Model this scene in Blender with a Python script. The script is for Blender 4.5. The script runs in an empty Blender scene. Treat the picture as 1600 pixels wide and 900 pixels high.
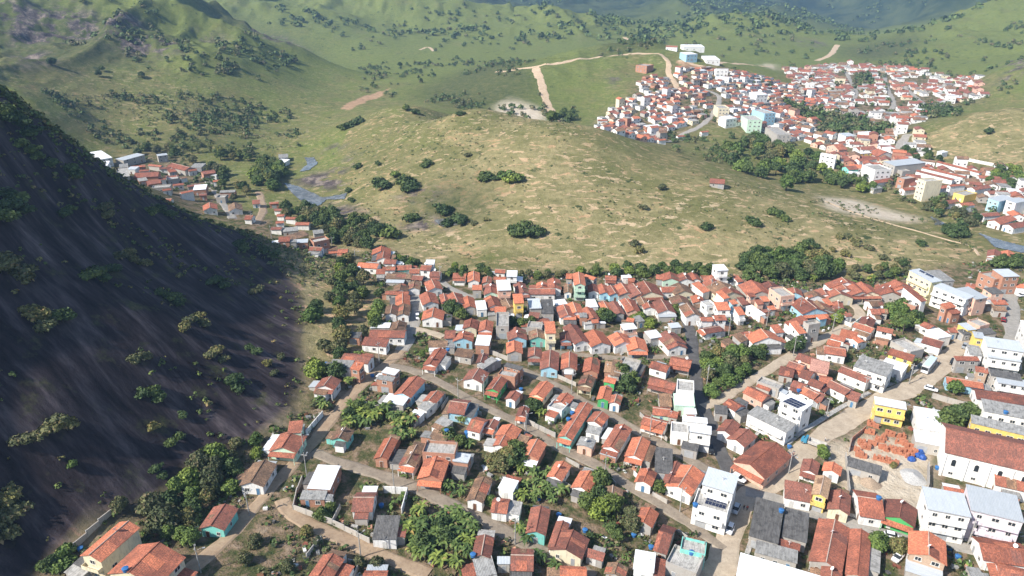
import bpy, math, random
import numpy as np
from mathutils import Vector, Matrix

random.seed(7); RNG = np.random.default_rng(7)
SC = bpy.context.scene
COL = SC.collection
R = math.radians

# ------------------------------------------------------------------ camera
PITCH, FPX, CAMZ = 24.4, 1101.0, 130.0
cam_d = bpy.data.cameras.new('camera'); cam = bpy.data.objects.new('camera', cam_d)
COL.objects.link(cam)
cam_d.sensor_width = 36.0; cam_d.lens = 36.0 * FPX / 1600.0
cam_d.clip_start = 1.0; cam_d.clip_end = 30000.0
cam.location = (0, 0, CAMZ); cam.rotation_euler = (R(90 - PITCH), 0, 0)
SC.camera = cam

# ------------------------------------------------------------------ sky, sun, exposure
SUN_FROM = Vector((-0.66, -0.36, 0.66)).normalized()
SUN_EL = math.asin(SUN_FROM.z); SUN_AZ = math.atan2(SUN_FROM.x, SUN_FROM.y)
world = bpy.data.worlds.new('World'); SC.world = world; world.use_nodes = True
wn = world.node_tree.nodes; wl = world.node_tree.links
sky = wn.new('ShaderNodeTexSky'); sky.sky_type = 'NISHITA'; sky.sun_disc = False
sky.sun_elevation = SUN_EL; sky.sun_rotation = SUN_AZ; sky.altitude = 300.0
sky.air_density = 1.0; sky.dust_density = 1.2; sky.ozone_density = 1.0
wl.new(sky.outputs[0], wn['Background'].inputs[0]); wn['Background'].inputs[1].default_value = 0.105
sun_d = bpy.data.lights.new('sun', 'SUN'); sun = bpy.data.objects.new('sun', sun_d); COL.objects.link(sun)
sun_d.energy = 5.0; sun_d.angle = R(0.6); sun_d.color = (1.0, 0.95, 0.87)
sun.rotation_euler = (-SUN_FROM).to_track_quat('-Z', 'Y').to_euler(); sun.location = SUN_FROM * 900
SC.view_settings.view_transform = 'Standard'; SC.view_settings.look = 'None'
SC.view_settings.gamma = 1.0; SC.view_settings.exposure = 0.88
SC.cycles.max_bounces = 5; SC.cycles.diffuse_bounces = 3; SC.cycles.volume_bounces = 0
SC.cycles.transparent_max_bounces = 6; SC.cycles.use_adaptive_sampling = True
SC.cycles.adaptive_threshold = 0.02

# ------------------------------------------------------------------ view geometry helpers (photo pixel <-> place)
CP, SP = math.cos(R(PITCH)), math.sin(R(PITCH))
def ray(px, py):
    u = (px - 800.0) / FPX; v = (py - 450.0) / FPX
    return np.array((u, CP - v * SP, -SP - v * CP))
def at_z(px, py, z):
    d = ray(px, py); t = (z - CAMZ) / d[2]
    return np.array((d[0] * t, d[1] * t, z))
def at_y(px, py, Y):
    d = ray(px, py); t = Y / d[1]
    return np.array((d[0] * t, Y, CAMZ + d[2] * t))

# ------------------------------------------------------------------ terrain heights from surveyed and chosen points
# px py z : ground seen at that pixel stands at height z
SURV = """480 600 9;560 560 8;640 480 6;650 600 6;750 650 5;850 700 3;700 760 5;600 860 5;450 830 8;330 860 9;200 890 10
1000 700 2;1050 800 1;1150 850 0;1300 800 0;1500 850 0;1500 650 0;1300 600 1;1150 560 3;1000 560 3;900 520 3;800 480 4;700 440 3
1000 470 2;1200 470 2;1400 480 1;1580 500 0;700 412 0;900 416 0;1100 421 1;1300 430 0;1450 412 0;1590 420 0;1590 890 0;900 890 2
270 790 8;380 712 8;100 872 10;500 440 8;540 410 5;470 520 11;250 830 8
370 360 16;250 310 41;130 240 66;60 185 80;0 140 92;470 388 9
200 500 38;0 500 48;0 700 30;0 850 14;0 300 70;100 350 55;250 400 36;350 500 22;200 650 23;400 600 14;330 680 12;420 460 15;100 600 36;100 750 20
850 195 35;740 166 38;850 300 15;850 240 25.5;1000 235 21;950 206 30;1115 288 14;1250 310 5;1350 340 1;1500 388 -1;1540 403 -1
1310 300 -3;1400 330 -4;1460 345 -4;1530 375 -3;1600 395 -3;700 250 18;650 165 29;560 195 17;520 235 4;480 255 -3;480 312 -6;540 305 -4
560 282 4;640 300 6;700 350 1;600 365 -2;1000 300 14;1000 370 5;1150 360 6;1250 370 3;750 370 3;640 230 17;780 200 30
200 250 1;150 246 2;430 380 3;350 300 -1;440 262 -3;500 392 4;280 300 0;400 340 1
200 205 11;300 182 17;100 172 30;60 142 45;0 122 55;400 190 3;470 200 0
480 80 35;350 20 75;230 0 95;100 0 95;0 0 97;300 80 55;150 60 65;0 62 68;400 130 25;500 130 10;300 130 32;150 120 42;0 105 56
560 86 5;700 90 4;800 82 5;600 40 30;600 2 70;750 30 40;750 8 58;900 20 50;970 40 30;1000 52 20;500 40 38;520 2 66
650 122 8;560 112 6;800 130 22;840 105 32;860 178 6;930 86 40;1040 88 40;930 130 22;930 170 6;880 150 14;1000 66 45;700 150 4;600 140 5
1110 104 32;1200 141 14;1280 176 2;1080 125 25;1000 160 14;1040 214 0;940 195 2;1120 190 6;1200 215 -1;1200 260 -3;1130 240 3
1150 97 3;1250 110 4;1400 110 4;1500 132 4;1300 200 -1;1400 192 0;1450 172 2;1250 240 -3;1350 250 -2;1450 280 -2;1550 320 -2
1400 225 0;1500 190 16;1600 168 26;1600 240 6;1520 250 1;1450 240 0;1560 122 22;1600 92 40;1500 165 4
1450 70 25;1600 30 55;1500 90 15;1400 82 11;1350 86 7;1590 8 72;1150 12 60;1150 60 22;1060 60 19;1250 45 25;1310 75 7;1050 30 36;1220 85 6"""
DIST = """800 3 2300;900 2 2350;1000 8 2200;1100 3 2100;1230 8 2100;1290 15 2700;1340 8 2600;1450 10 2300;1400 40 1850;1520 30 1700;1350 50 1900;1290 60 1700;1200 25 1800;1560 0 2000"""
WORLD = """-170 345 12;-190 405 2;-150 320 16;-225 200 132;-270 150 190;-255 300 106;-200 110 123;-150 85 48;-118 80 16;-250 50 130;-220 390 22;-300 330 60;-340 420 40;-420 300 140
-90 60 14;0 60 4;150 60 0;330 100 0;450 250 0;600 400 0;0 -150 2;300 -150 0;-200 -100 60;-500 0 150
60 540 14;-40 560 12;120 560 4;200 520 0;20 620 3;150 1060 12;50 1100 6;-290 1050 4;-400 1130 18;-310 1170 2;-480 1200 12;-560 1090 40;-700 900 110;-900 1400 190;-1400 1000 230;-1200 600 190
-700 500 90;-550 420 70;-800 2200 240;-1600 2500 350;-300 1900 60;-300 2600 200;300 1800 20;100 2700 220;560 1760 0;420 1720 5;760 1500 5;600 3300 150;400 4500 420;1000 3200 380;1300 2300 200
2200 3300 450;-2500 4500 600;2600 4600 600;0 5600 650;1200 5600 700;-1200 5500 650;1300 1300 170;1100 900 120;800 700 60;900 450 60;1500 600 180;2000 1500 300;700 620 30;480 640 4;560 560 8;-3000 1500 420;3200 1500 420"""  # unseen hilltop left of the view is raised to cast shade on the rock
cpts = []
for tok in SURV.replace('\n', ';').split(';'):
    a = [float(v) for v in tok.split()]
    cpts.append(at_z(*a))
for tok in DIST.split(';'):
    a = [float(v) for v in tok.split()]
    cpts.append(at_y(*a))
for tok in WORLD.replace('\n', ';').split(';'):
    cpts.append(np.array([float(v) for v in tok.split()]))
cpts = np.array(cpts)

def _hash(ix, iy, s):
    h = (ix * 374761393 + iy * 668265263 + s * 974634777) & 0xFFFFFFFF
    h = ((h ^ (h >> 13)) * 1274126177) & 0xFFFFFFFF
    return ((h ^ (h >> 16)) & 0xFFFF) / 65535.0
def vnoise(x, y, s=0):
    ix = np.floor(x).astype(np.int64); iy = np.floor(y).astype(np.int64)
    fx = x - ix; fy = y - iy
    fx = fx * fx * (3 - 2 * fx); fy = fy * fy * (3 - 2 * fy)
    a = _hash(ix, iy, s); b = _hash(ix + 1, iy, s); c = _hash(ix, iy + 1, s); d = _hash(ix + 1, iy + 1, s)
    return (a + (b - a) * fx) * (1 - fy) + (c + (d - c) * fx) * fy
def fbm(x, y, octv=4, s=0):
    r = 0; a = 0.5; f = 1.0
    for o in range(octv):
        r = r + a * (vnoise(x * f, y * f, s + o) - 0.5); a *= 0.5; f *= 2.03
    return r
# distance is measured in a stretched frame so that far hills stay smooth
def warp(x, y):
    k = 1.0 / (1.0 + np.maximum(y, 0) / 900.0)
    return x * k, np.where(y > 0, 900.0 * np.log1p(np.maximum(y, 0) / 900.0), y)
cw = np.stack(warp(cpts[:, 0], cpts[:, 1]), 1)
CC = 14.0
_d = np.sqrt(((cw[:, None] - cw[None]) ** 2).sum(-1) + CC * CC)
_n = len(cw)
_A = np.zeros((_n + 1, _n + 1)); _A[:_n, :_n] = _d - np.eye(_n) * 1.2; _A[:_n, _n] = 1; _A[_n, :_n] = 1
_w = np.linalg.solve(_A, np.append(cpts[:, 2], 0))
def base_z(x, y):
    wx, wy = warp(x, y)
    out = np.full(x.shape, _w[_n])
    for i in range(_n):
        out += _w[i] * np.sqrt((wx - cw[i, 0]) ** 2 + (wy - cw[i, 1]) ** 2 + CC * CC)
    return out
# grid: rows at growing distance, columns fanning out
rows = list(np.arange(-120, 60, 12.0)); y = 60.0
while y < 6500:
    rows.append(y); y += max(1.25, 0.0048 * y)
rows = np.array(rows); NR = len(rows); NCOL = 720
def halfw(yy): return 150.0 + 0.98 * np.maximum(yy, 0)
us = np.linspace(-1, 1, NCOL)
GY = np.repeat(rows[:, None], NCOL, 1); GX = us[None] * halfw(GY)
GZ = base_z(GX, GY)
_rough = np.clip(GZ / 55.0, 0, 1) * np.clip((GY - 330) / 500.0, 0, 1.6)
_rk = np.clip((GZ - 10) / 25.0, 0, 1) * (GX < -60) * (GY < 400)
GZ = GZ + fbm(GX / 190, GY / 190, 5, 3) * 34 * np.clip((GZ - 12) / 60, 0, 2.2) * np.clip((GY - 650) / 900, 0, 1.0)
def ridged(x, y, o, s): 
    r = 0; a = .5
    for k in range(o): r = r + a * (1 - np.abs(2 * vnoise(x, y, s + k) - 1)) ** 2; a *= .5; x = x * 2.07; y = y * 2.07
    return r - .45
GZ = GZ + ridged(GX / 115, GY / 135, 5, 41) * 50 * np.clip((GZ - 28) / 45, 0, 1) * ((GX < -140) & (GY > 480))
GZ = GZ + ridged(GX / 300, GY / 340, 6, 45) * 85 * np.clip((GY - 1000) / 900, 0, 1) * np.clip((GZ + 5) / 50, .15, 1.5)
GZ = GZ + ridged(GX / 95, GY / 110, 4, 47) * 16 * np.clip((GZ - 14) / 25, 0, 1) * np.clip((GY - 640) / 150, 0, 1) * (GX > 0)
GZ = GZ + fbm(GX / 46, GY / 46, 4, 11) * 7.0 * _rough + fbm(GX / 18, GY / 18, 3, 23) * 0.9
GZ = GZ + _rk * (fbm((GX * .8 + GZ * .6) / 60, (GY * 1.0 + GX * .35) / 11, 4, 31) * 0.5)
def ground(x, y):
    x = np.atleast_1d(np.asarray(x, float)); y = np.atleast_1d(np.asarray(y, float))
    j = np.clip(np.searchsorted(rows, y) - 1, 0, NR - 2)
    fy = np.clip((y - rows[j]) / (rows[j + 1] - rows[j]), 0, 1)
    def rowz(jj):
        c = np.clip((x / halfw(rows[jj]) + 1) * 0.5 * (NCOL - 1), 0, NCOL - 1.001)
        ci = c.astype(int); f = c - ci
        return GZ[jj, ci] * (1 - f) + GZ[jj, ci + 1] * f
    return rowz(j) * (1 - fy) + rowz(j + 1) * fy
def gz(x, y): return float(ground(x, y)[0])
_T = np.concatenate([np.linspace(110, 420, 200), 420 * 1.0075 ** np.arange(1, 300)])
def hit(px, py):
    """ground point seen at a photo pixel"""
    d = ray(px, py)
    g = ground(d[0] * _T, d[1] * _T); r = CAMZ + d[2] * _T
    k = np.nonzero(r < g)[0]
    if len(k) == 0: return np.array((d[0] * 2000, d[1] * 2000, gz(d[0] * 2000, d[1] * 2000)))
    k = max(k[0], 1); a, b = _T[k - 1], _T[k]
    f0 = r[k - 1] - g[k - 1]; f1 = r[k] - g[k]; t = a + (b - a) * f0 / (f0 - f1)
    X, Y = d[0] * t, d[1] * t
    return np.array((X, Y, gz(X, Y)))
def inpoly(x, y, P):
    P = np.asarray(P, float); c = np.zeros(np.shape(x), bool); j = len(P) - 1
    for i in range(len(P)):
        xi, yi = P[i]; xj, yj = P[j]
        m = ((yi > y) != (yj > y)) & (x < (xj - xi) * (y - yi) / (yj - yi + 1e-12) + xi)
        c ^= m; j = i
    return c
def PX(s): return [tuple(float(v) for v in q.split(',')) for q in s.split()]
def wpoly(s): return [tuple(hit(*p)[:2]) for p in PX(s)]

# ------------------------------------------------------------------ object helpers
def tag(o, label, cat, group=None, kind=None):
    if label: o['label'] = label
    if cat: o['category'] = cat
    if group: o['group'] = group
    if kind: o['kind'] = kind
    return o
class MB:
    def __init__(s): s.v = []; s.f = []; s.m = []
    def add(s, vs, fs, m=0):
        k = len(s.v); s.v += [tuple(p) for p in vs]
        for f in fs: s.f.append(tuple(k + i for i in f)); s.m.append(m)
        return s
    def box(s, x0, x1, y0, y1, z0, z1, m=0):
        return s.add([(x0, y0, z0), (x1, y0, z0), (x1, y1, z0), (x0, y1, z0), (x0, y0, z1), (x1, y0, z1), (x1, y1, z1), (x0, y1, z1)],
              [(0, 3, 2, 1), (4, 5, 6, 7), (0, 1, 5, 4), (1, 2, 6, 5), (2, 3, 7, 6), (3, 0, 4, 7)], m)
    def slab(s, quad, th, m=0):
        n = (Vector(quad[1]) - Vector(quad[0])).cross(Vector(quad[3]) - Vector(quad[0])).normalized()
        if n.z < 0: n = -n
        top = [Vector(q) for q in quad]; bot = [q - n * th for q in top]
        return s.add(bot + top, [(0, 3, 2, 1), (4, 5, 6, 7), (0, 1, 5, 4), (1, 2, 6, 5), (2, 3, 7, 6), (3, 0, 4, 7)], m)
    def tube(s, pts, rad, n=6, m=0, cap=True):
        pts = [Vector(p) for p in pts]
        rad = rad if isinstance(rad, (list, tuple)) else [rad] * len(pts)
        vs = []; fs = []
        for i, p in enumerate(pts):
            t = (pts[min(i + 1, len(pts) - 1)] - pts[max(i - 1, 0)]).normalized()
            a = t.cross(Vector((0.31, 0.93, 0.17))).normalized(); b = t.cross(a)
            for k in range(n):
                w = 2 * math.pi * k / n
                vs.append(p + (a * math.cos(w) + b * math.sin(w)) * rad[i])
        for i in range(len(pts) - 1):
            for k in range(n):
                fs.append((i * n + k, i * n + (k + 1) % n, (i + 1) * n + (k + 1) % n, (i + 1) * n + k))
        if cap: fs.append(tuple(range(n))[::-1]); fs.append(tuple((len(pts) - 1) * n + k for k in range(n)))
        return s.add(vs, fs, m)
    def mesh(s, name, mats, smooth=False):
        me = bpy.data.meshes.new(name); me.from_pydata(s.v, [], s.f)
        for m in mats: me.materials.append(m)
        if len(mats) > 1: me.polygons.foreach_set('material_index', s.m)
        if smooth: me.polygons.foreach_set('use_smooth', [True] * len(s.f))
        me.update(); return me
    def build(s, name, mats, parent=None, smooth=False, loc=None, rz=0):
        return put(name, s.mesh(name, mats, smooth), parent, loc, rz)
def put(name, me, parent=None, loc=None, rz=0, scale=None):
    o = bpy.data.objects.new(name, me); COL.objects.link(o)
    if parent is not None: o.parent = parent
    if loc is not None: o.location = loc
    if rz: o.rotation_euler = (0, 0, rz)
    if scale is not None: o.scale = scale
    return o
def empty(name, loc, rz=0):
    o = put(name, None, None, loc, rz); o.empty_display_size = 0.5; return o

# ------------------------------------------------------------------ materials
def nmat(name, rough=0.9):
    m = bpy.data.materials.new(name); m.use_nodes = True
    nt = m.node_tree; b = nt.nodes['Principled BSDF']; b.inputs['Roughness'].default_value = rough
    b.inputs['Specular IOR Level'].default_value = 0.25
    return m, nt, b
def N(nt, t, **kw):
    n = nt.nodes.new(t)
    for k, v in kw.items():
        if k.startswith('i_'):
            key = k[2:]; key = int(key) if key.isdigit() else key.replace('_', ' ')
            n.inputs[key].default_value = v
        else: setattr(n, k, v)
    return n
def ramp(nt, stops, fac=None):
    n = nt.nodes.new('ShaderNodeValToRGB'); e = n.color_ramp.elements
    while len(e) < len(stops): e.new(0.5)
    for q, (p, c) in zip(e, stops): q.position = p; q.color = (*c, 1) if len(c) == 3 else c
    if fac is not None: nt.links.new(fac, n.inputs[0])
    return n.outputs[0]
def mix(nt, fac, a, b, mode='MIX'):
    n = nt.nodes.new('ShaderNodeMix'); n.data_type = 'RGBA'; n.blend_type = mode; n.clamp_factor = True
    for sock, v in ((n.inputs[0], fac), (n.inputs[6], a), (n.inputs[7], b)):
        if hasattr(v, 'links'): nt.links.new(v, sock)
        else: sock.default_value = v if not isinstance(v, tuple) else ((*v, 1) if len(v) == 3 else v)
    return n.outputs[2]
def noise(nt, vec, scale, detail=4, rough=0.55, dist=0):
    n = N(nt, 'ShaderNodeTexNoise', i_Scale=scale, i_Detail=detail, i_Roughness=rough, i_Distortion=dist)
    if vec is not None: nt.links.new(vec, n.inputs['Vector'])
    return n.outputs['Fac']
def mapping(nt, vec, scale=(1, 1, 1), rot=(0, 0, 0)):
    n = N(nt, 'ShaderNodeMapping'); n.inputs['Scale'].default_value = scale; n.inputs['Rotation'].default_value = rot
    nt.links.new(vec, n.inputs['Vector']); return n.outputs[0]
def bump(nt, b, h, strength=0.4, dist=0.05):
    n = N(nt, 'ShaderNodeBump', i_Strength=strength, i_Distance=dist)
    nt.links.new(h, n.inputs['Height']); nt.links.new(n.outputs[0], b.inputs['Normal'])
def plain(name, col, rough=0.8, metal=0.0, var=0.12, scale=1.5):
    m, nt, b = nmat(name, rough); b.inputs['Metallic'].default_value = metal
    tc = N(nt, 'ShaderNodeTexCoord')
    f = noise(nt, tc.outputs['Object'], scale, 5)
    d = tuple(c * (1 - 2.2 * var) for c in col); l = tuple(min(1, c * (1 + var)) for c in col)
    nt.links.new(ramp(nt, [(0.3, d), (0.7, l)], f), b.inputs['Base Color'])
    return m

def roof_tile(name, c_hi, c_lo, c_age, age):
    """clay tiles: channels down the slope, patchy weathering, each roof its own tint"""
    m, nt, b = nmat(name, 0.88)
    tc = N(nt, 'ShaderNodeTexCoord'); oi = N(nt, 'ShaderNodeObjectInfo')
    off = N(nt, 'ShaderNodeVectorMath', operation='MULTIPLY_ADD'); off.inputs[1].default_value = (1, 1, 1)
    cmb = N(nt, 'ShaderNodeCombineXYZ')
    mul = N(nt, 'ShaderNodeMath', operation='MULTIPLY', i_1=300.0); nt.links.new(oi.outputs['Random'], mul.inputs[0])
    nt.links.new(mul.outputs[0], cmb.inputs[0]); nt.links.new(mul.outputs[0], cmb.inputs[2])
    nt.links.new(tc.outputs['Object'], off.inputs[0]); nt.links.new(cmb.outputs[0], off.inputs[2])
    v = off.outputs[0]
    c = ramp(nt, [(0.34, c_lo), (0.60, c_hi)], noise(nt, v, 3.2, 6, 0.8))
    sp = mapping(nt, v, (2.6, 1.6, 1.6))
    c = mix(nt, ramp(nt, [(0.45, (0, 0, 0)), (0.60, (1, 1, 1))], noise(nt, sp, 1.3, 5, 0.75)), c, c_age)
    pale = ramp(nt, [(0.60, (0, 0, 0)), (0.68, (.55, .55, .55))], noise(nt, v, 5.5, 3, 0.7))
    c = mix(nt, pale, c, tuple(min(.7, x * 1.25 + .05) for x in c_hi))
    cg = mapping(nt, v, (4.5, 1.6, 1.6)); cs = ramp(nt, [(0.38, (.6, .6, .6)), (0.62, (1.15, 1.15, 1.15))], noise(nt, cg, 1.0, 2, 0.6))
    c = mix(nt, .8, c, cs, 'MULTIPLY')
    big = noise(nt, v, 0.35, 3, 0.6)
    agem = N(nt, 'ShaderNodeMath', operation='MULTIPLY', i_1=age)
    nt.links.new(ramp(nt, [(0.4, (0, 0, 0)), (0.65, (1, 1, 1))], big), agem.inputs[0])
    c = mix(nt, agem.outputs[0], c, tuple(x * 0.75 for x in c_age))
    tint = ramp(nt, [(0, (0.66, 0.68, 0.72)), (0.35, (1, 1, 1)), (0.7, (1.0, 1.08, 1.12)), (1, (1.18, 1.16, 1.12))], oi.outputs['Random'])
    c = mix(nt, 1.0, c, tint, 'MULTIPLY')
    nt.links.new(c, b.inputs['Base Color'])
    wv = N(nt, 'ShaderNodeTexWave', i_Scale=1.15, i_Distortion=0.6, i_Detail=1.0); wv.bands_direction = 'X'
    nt.links.new(v, wv.inputs['Vector']); bump(nt, b, wv.outputs['Fac'], 0.55, 0.12)
    return m
def roof_sheet(name, col, lo, rough=0.55, metal=0.0):
    m, nt, b = nmat(name, rough); b.inputs['Metallic'].default_value = metal
    tc = N(nt, 'ShaderNodeTexCoord'); oi = N(nt, 'ShaderNodeObjectInfo')
    st = mapping(nt, tc.outputs['Object'], (2.2, 0.35, 1))
    c = ramp(nt, [(0.3, lo), (0.62, col)], noise(nt, st, 1.0, 5, 0.65))
    c2 = ramp(nt, [(0.42, tuple(x * .55 for x in lo)), (0.5, (1, 1, 1))], noise(nt, tc.outputs['Object'], 0.7, 6, 0.7))
    c = mix(nt, 0.35 if metal == 0.0 and rough > .6 else 0.06, c, c2, 'MULTIPLY')
    tint = ramp(nt, [(0, (0.8, 0.8, 0.8)), (1, (1.05, 1.05, 1.05))], oi.outputs['Random'])
    nt.links.new(mix(nt, 1.0, c, tint, 'MULTIPLY'), b.inputs['Base Color'])
    wv = N(nt, 'ShaderNodeTexWave', i_Scale=0.9); wv.bands_direction = 'X'
    nt.links.new(tc.outputs['Object'], wv.inputs['Vector']); bump(nt, b, wv.outputs['Fac'], 0.5, 0.1)
    return m
def wall_paint(name, col, grime=(0.25, 0.2, 0.15), amt=0.62):
    m, nt, b = nmat(name, 0.9)
    tc = N(nt, 'ShaderNodeTexCoord'); oi = N(nt, 'ShaderNodeObjectInfo')
    st = mapping(nt, tc.outputs['Object'], (1.5, 1.5, 0.4))
    g = ramp(nt, [(0.48, (0, 0, 0)), (0.75, (amt, amt, amt))], noise(nt, st, 1.1, 6, 0.7))
    c = mix(nt, g, col, grime)
    tint = ramp(nt, [(0, (0.86, 0.86, 0.86)), (1, (1.04, 1.03, 1.0))], oi.outputs['Random'])
    nt.links.new(mix(nt, 1.0, c, tint, 'MULTIPLY'), b.inputs['Base Color'])
    return m
def brick_wall(name, c1, c2, mortar):
    m, nt, b = nmat(name, 0.93)
    tc = N(nt, 'ShaderNodeTexCoord')
    n = noise(nt, tc.outputs['Object'], 2.4, 5, 0.7)
    c = ramp(nt, [(0.35, c2), (0.62, c1)], n)
    wv = N(nt, 'ShaderNodeTexWave', i_Scale=1.3, i_Distortion=0.4); wv.bands_direction = 'Z'
    nt.links.new(tc.outputs['Object'], wv.inputs['Vector'])
    c = mix(nt, ramp(nt, [(0.0, (0.5, 0.5, 0.5)), (0.2, (0, 0, 0))], wv.outputs['Fac']), c, mortar)
    nt.links.new(c, b.inputs['Base Color']); return m

ROOF = {
 'o': roof_tile('tile_orange', (0.68, 0.235, 0.125), (0.55, 0.172, 0.09), (0.38, 0.130, 0.080), 0.35),
 'r': roof_tile('tile_red', (0.55, 0.185, 0.105), (0.40, 0.128, 0.078), (0.22, 0.090, 0.064), 0.65),
 'd': roof_tile('tile_maroon', (0.40, 0.138, 0.09), (0.27, 0.095, 0.067), (0.17, 0.085, 0.066), 0.6),
 'b': roof_tile('tile_faded', (0.42, 0.245, 0.14), (0.26, 0.14, 0.085), (0.14, 0.09, 0.065), 0.8),
 'e': roof_tile('tile_tan', (0.56, 0.34, 0.2), (0.46, 0.27, 0.15), (0.36, 0.22, 0.14), 0.3),
 'p': roof_tile('tile_pink', (0.55, 0.28, 0.21), (0.46, 0.22, 0.16), (0.36, 0.18, 0.14), 0.3),
 'g': roof_sheet('sheet_grey', (0.33, 0.325, 0.31), (0.19, 0.185, 0.175), 0.8),
 'k': roof_sheet('sheet_charcoal', (0.145, 0.14, 0.135), (0.075, 0.072, 0.07), 0.85),
 'w': roof_sheet('sheet_white', (0.78, 0.79, 0.80), (0.71, 0.72, 0.73), 0.5),
 's': roof_sheet('sheet_silver', (0.48, 0.51, 0.535), (0.42, 0.45, 0.47), 0.45),
 'c': roof_sheet('slab_concrete', (0.46, 0.44, 0.41), (0.25, 0.24, 0.22), 0.9),
 'm': roof_sheet('sheet_mint', (0.50, 0.66, 0.54), (0.40, 0.55, 0.45), 0.6),
}
ROOFNAME = {'o': 'bright orange tiled', 'r': 'weathered red tiled', 'd': 'dark maroon tiled', 'b': 'faded brown tiled', 'e': 'tan tiled', 'p': 'pink tiled',
            'g': 'grey sheet roofed', 'k': 'charcoal sheet roofed', 'w': 'white metal roofed', 's': 'silver metal roofed', 'c': 'flat concrete roofed', 'm': 'mint sheet roofed'}
WALL = {
 'w': wall_paint('paint_white', (0.80, 0.79, 0.77)), 'c': wall_paint('paint_cream', (0.72, 0.64, 0.47)), 'y': wall_paint('paint_yellow', (0.78, 0.56, 0.16)),
 't': wall_paint('paint_turquoise', (0.20, 0.56, 0.50)), 'b': wall_paint('paint_blue', (0.36, 0.60, 0.72)), 'g': wall_paint('paint_green', (0.07, 0.40, 0.13)),
 'm': wall_paint('paint_mint', (0.52, 0.70, 0.56)), 'p': wall_paint('paint_pink', (0.70, 0.44, 0.34)), 'v': wall_paint('paint_lilac', (0.74, 0.66, 0.72)),
 'n': wall_paint('render_grey', (0.40, 0.375, 0.345), amt=0.6), 'e': brick_wall('tan_block', (0.48, 0.34, 0.24), (0.36, 0.25, 0.18), (0.34, 0.3, 0.25)),
 'k': brick_wall('bare_brick', (0.46, 0.225, 0.14), (0.31, 0.15, 0.10), (0.36, 0.31, 0.27)),
 'l': wall_paint('paint_pale_yellow', (0.80, 0.74, 0.45)),
}
WALLNAME = {'w': 'white', 'c': 'cream', 'y': 'yellow', 't': 'turquoise', 'b': 'pale blue', 'g': 'green', 'm': 'mint green', 'p': 'pink', 'v': 'lilac',
            'n': 'grey', 'e': 'tan block', 'k': 'bare brick', 'l': 'pale yellow'}
M_GLASS = plain('window_dark', (0.03, 0.035, 0.04), 0.25, var=0.1)
M_FRAME = plain('frame_white', (0.62, 0.6, 0.56), 0.6)
M_WOOD = plain('door_wood', (0.16, 0.075, 0.04), 0.7)
M_DOORS = [M_WOOD, plain('door_grey', (0.30, 0.31, 0.32), 0.5), plain('door_blue', (0.09, 0.2, 0.33), 0.6), plain('door_white', (0.6, 0.59, 0.56), 0.6)]
M_CAP = plain('ridge_mortar', (0.47, 0.36, 0.29), 0.9)
M_CONC = plain('concrete', (0.36, 0.345, 0.32), 0.9, var=0.2)
M_DARK = plain('dark_opening', (0.02, 0.02, 0.02), 0.9)
M_STEEL = plain('steel', (0.45, 0.46, 0.47), 0.5, 0.3)
M_BLUE = plain('tank_blue', (0.045, 0.16, 0.38), 0.5)
M_WHITE = plain('white_plastic', (0.78, 0.78, 0.77), 0.5, var=0.04)
# ------------------------------------------------------------------ ground colours (what grows or lies where)
vx, vy, vz = GX.ravel(), GY.ravel(), GZ.ravel()
def soft(poly, wob=6.0, scale=25.0, s=5):
    wx = vx + fbm(vx / scale, vy / scale, 3, s) * wob * 2; wy = vy + fbm(vx / scale, vy / scale, 3, s + 40) * wob * 2
    return inpoly(wx, wy, poly).astype(np.float32)
def blur(a, n=3):
    a = a.reshape(NR, NCOL)
    for _ in range(n):
        a = (np.roll(a, 1, 0) + np.roll(a, -1, 0) + np.roll(a, 1, 1) + np.roll(a, -1, 1) + a) / 5
        a = (np.roll(a, 3, 0) + np.roll(a, -3, 0) + np.roll(a, 3, 1) + np.roll(a, -3, 1) + a) / 5
    return a.ravel()
rock_edge = wpoly('60,899 120,850 190,815 270,785 325,725 395,700 468,640 476,600 468,540 474,500 470,450')
ROCK_POLY = rock_edge + [(-100, 285), (-125, 315), (-150, 330), (-200, 365), (-340, 380), (-380, 20), (-130, 60)]
rock = soft(ROCK_POLY, 4, 14)
VILLAGE = wpoly('40,899 125,852 195,815 275,790 330,722 395,700 470,640 480,600 560,540 600,480 560,400 600,385 690,425 900,428 1110,428 1300,440 1420,425 1560,405 1599,420 1599,899') + [(260, 60), (-120, 60)]
village = soft(VILLAGE, 2, 12)
HAMLET = wpoly('150,243 240,236 300,248 330,270 380,330 440,345 500,375 540,395 500,405 420,385 360,352 250,310')
HILLTOWN = wpoly('930,190 985,150 1005,122 1060,110 1120,108 1190,122 1290,150 1310,175 1265,215 1215,225 1150,200 1080,195 1040,222 970,215')
FARTOWN = wpoly('1225,108 1300,100 1420,105 1530,120 1540,150 1480,170 1440,190 1400,222 1440,262 1560,262 1599,300 1599,370 1540,352 1430,300 1300,268 1290,240 1330,225 1370,210 1290,178 1240,160')
town = np.maximum.reduce([soft(HAMLET, 4), soft(HILLTOWN, 6), soft(FARTOWN, 8)])
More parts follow.
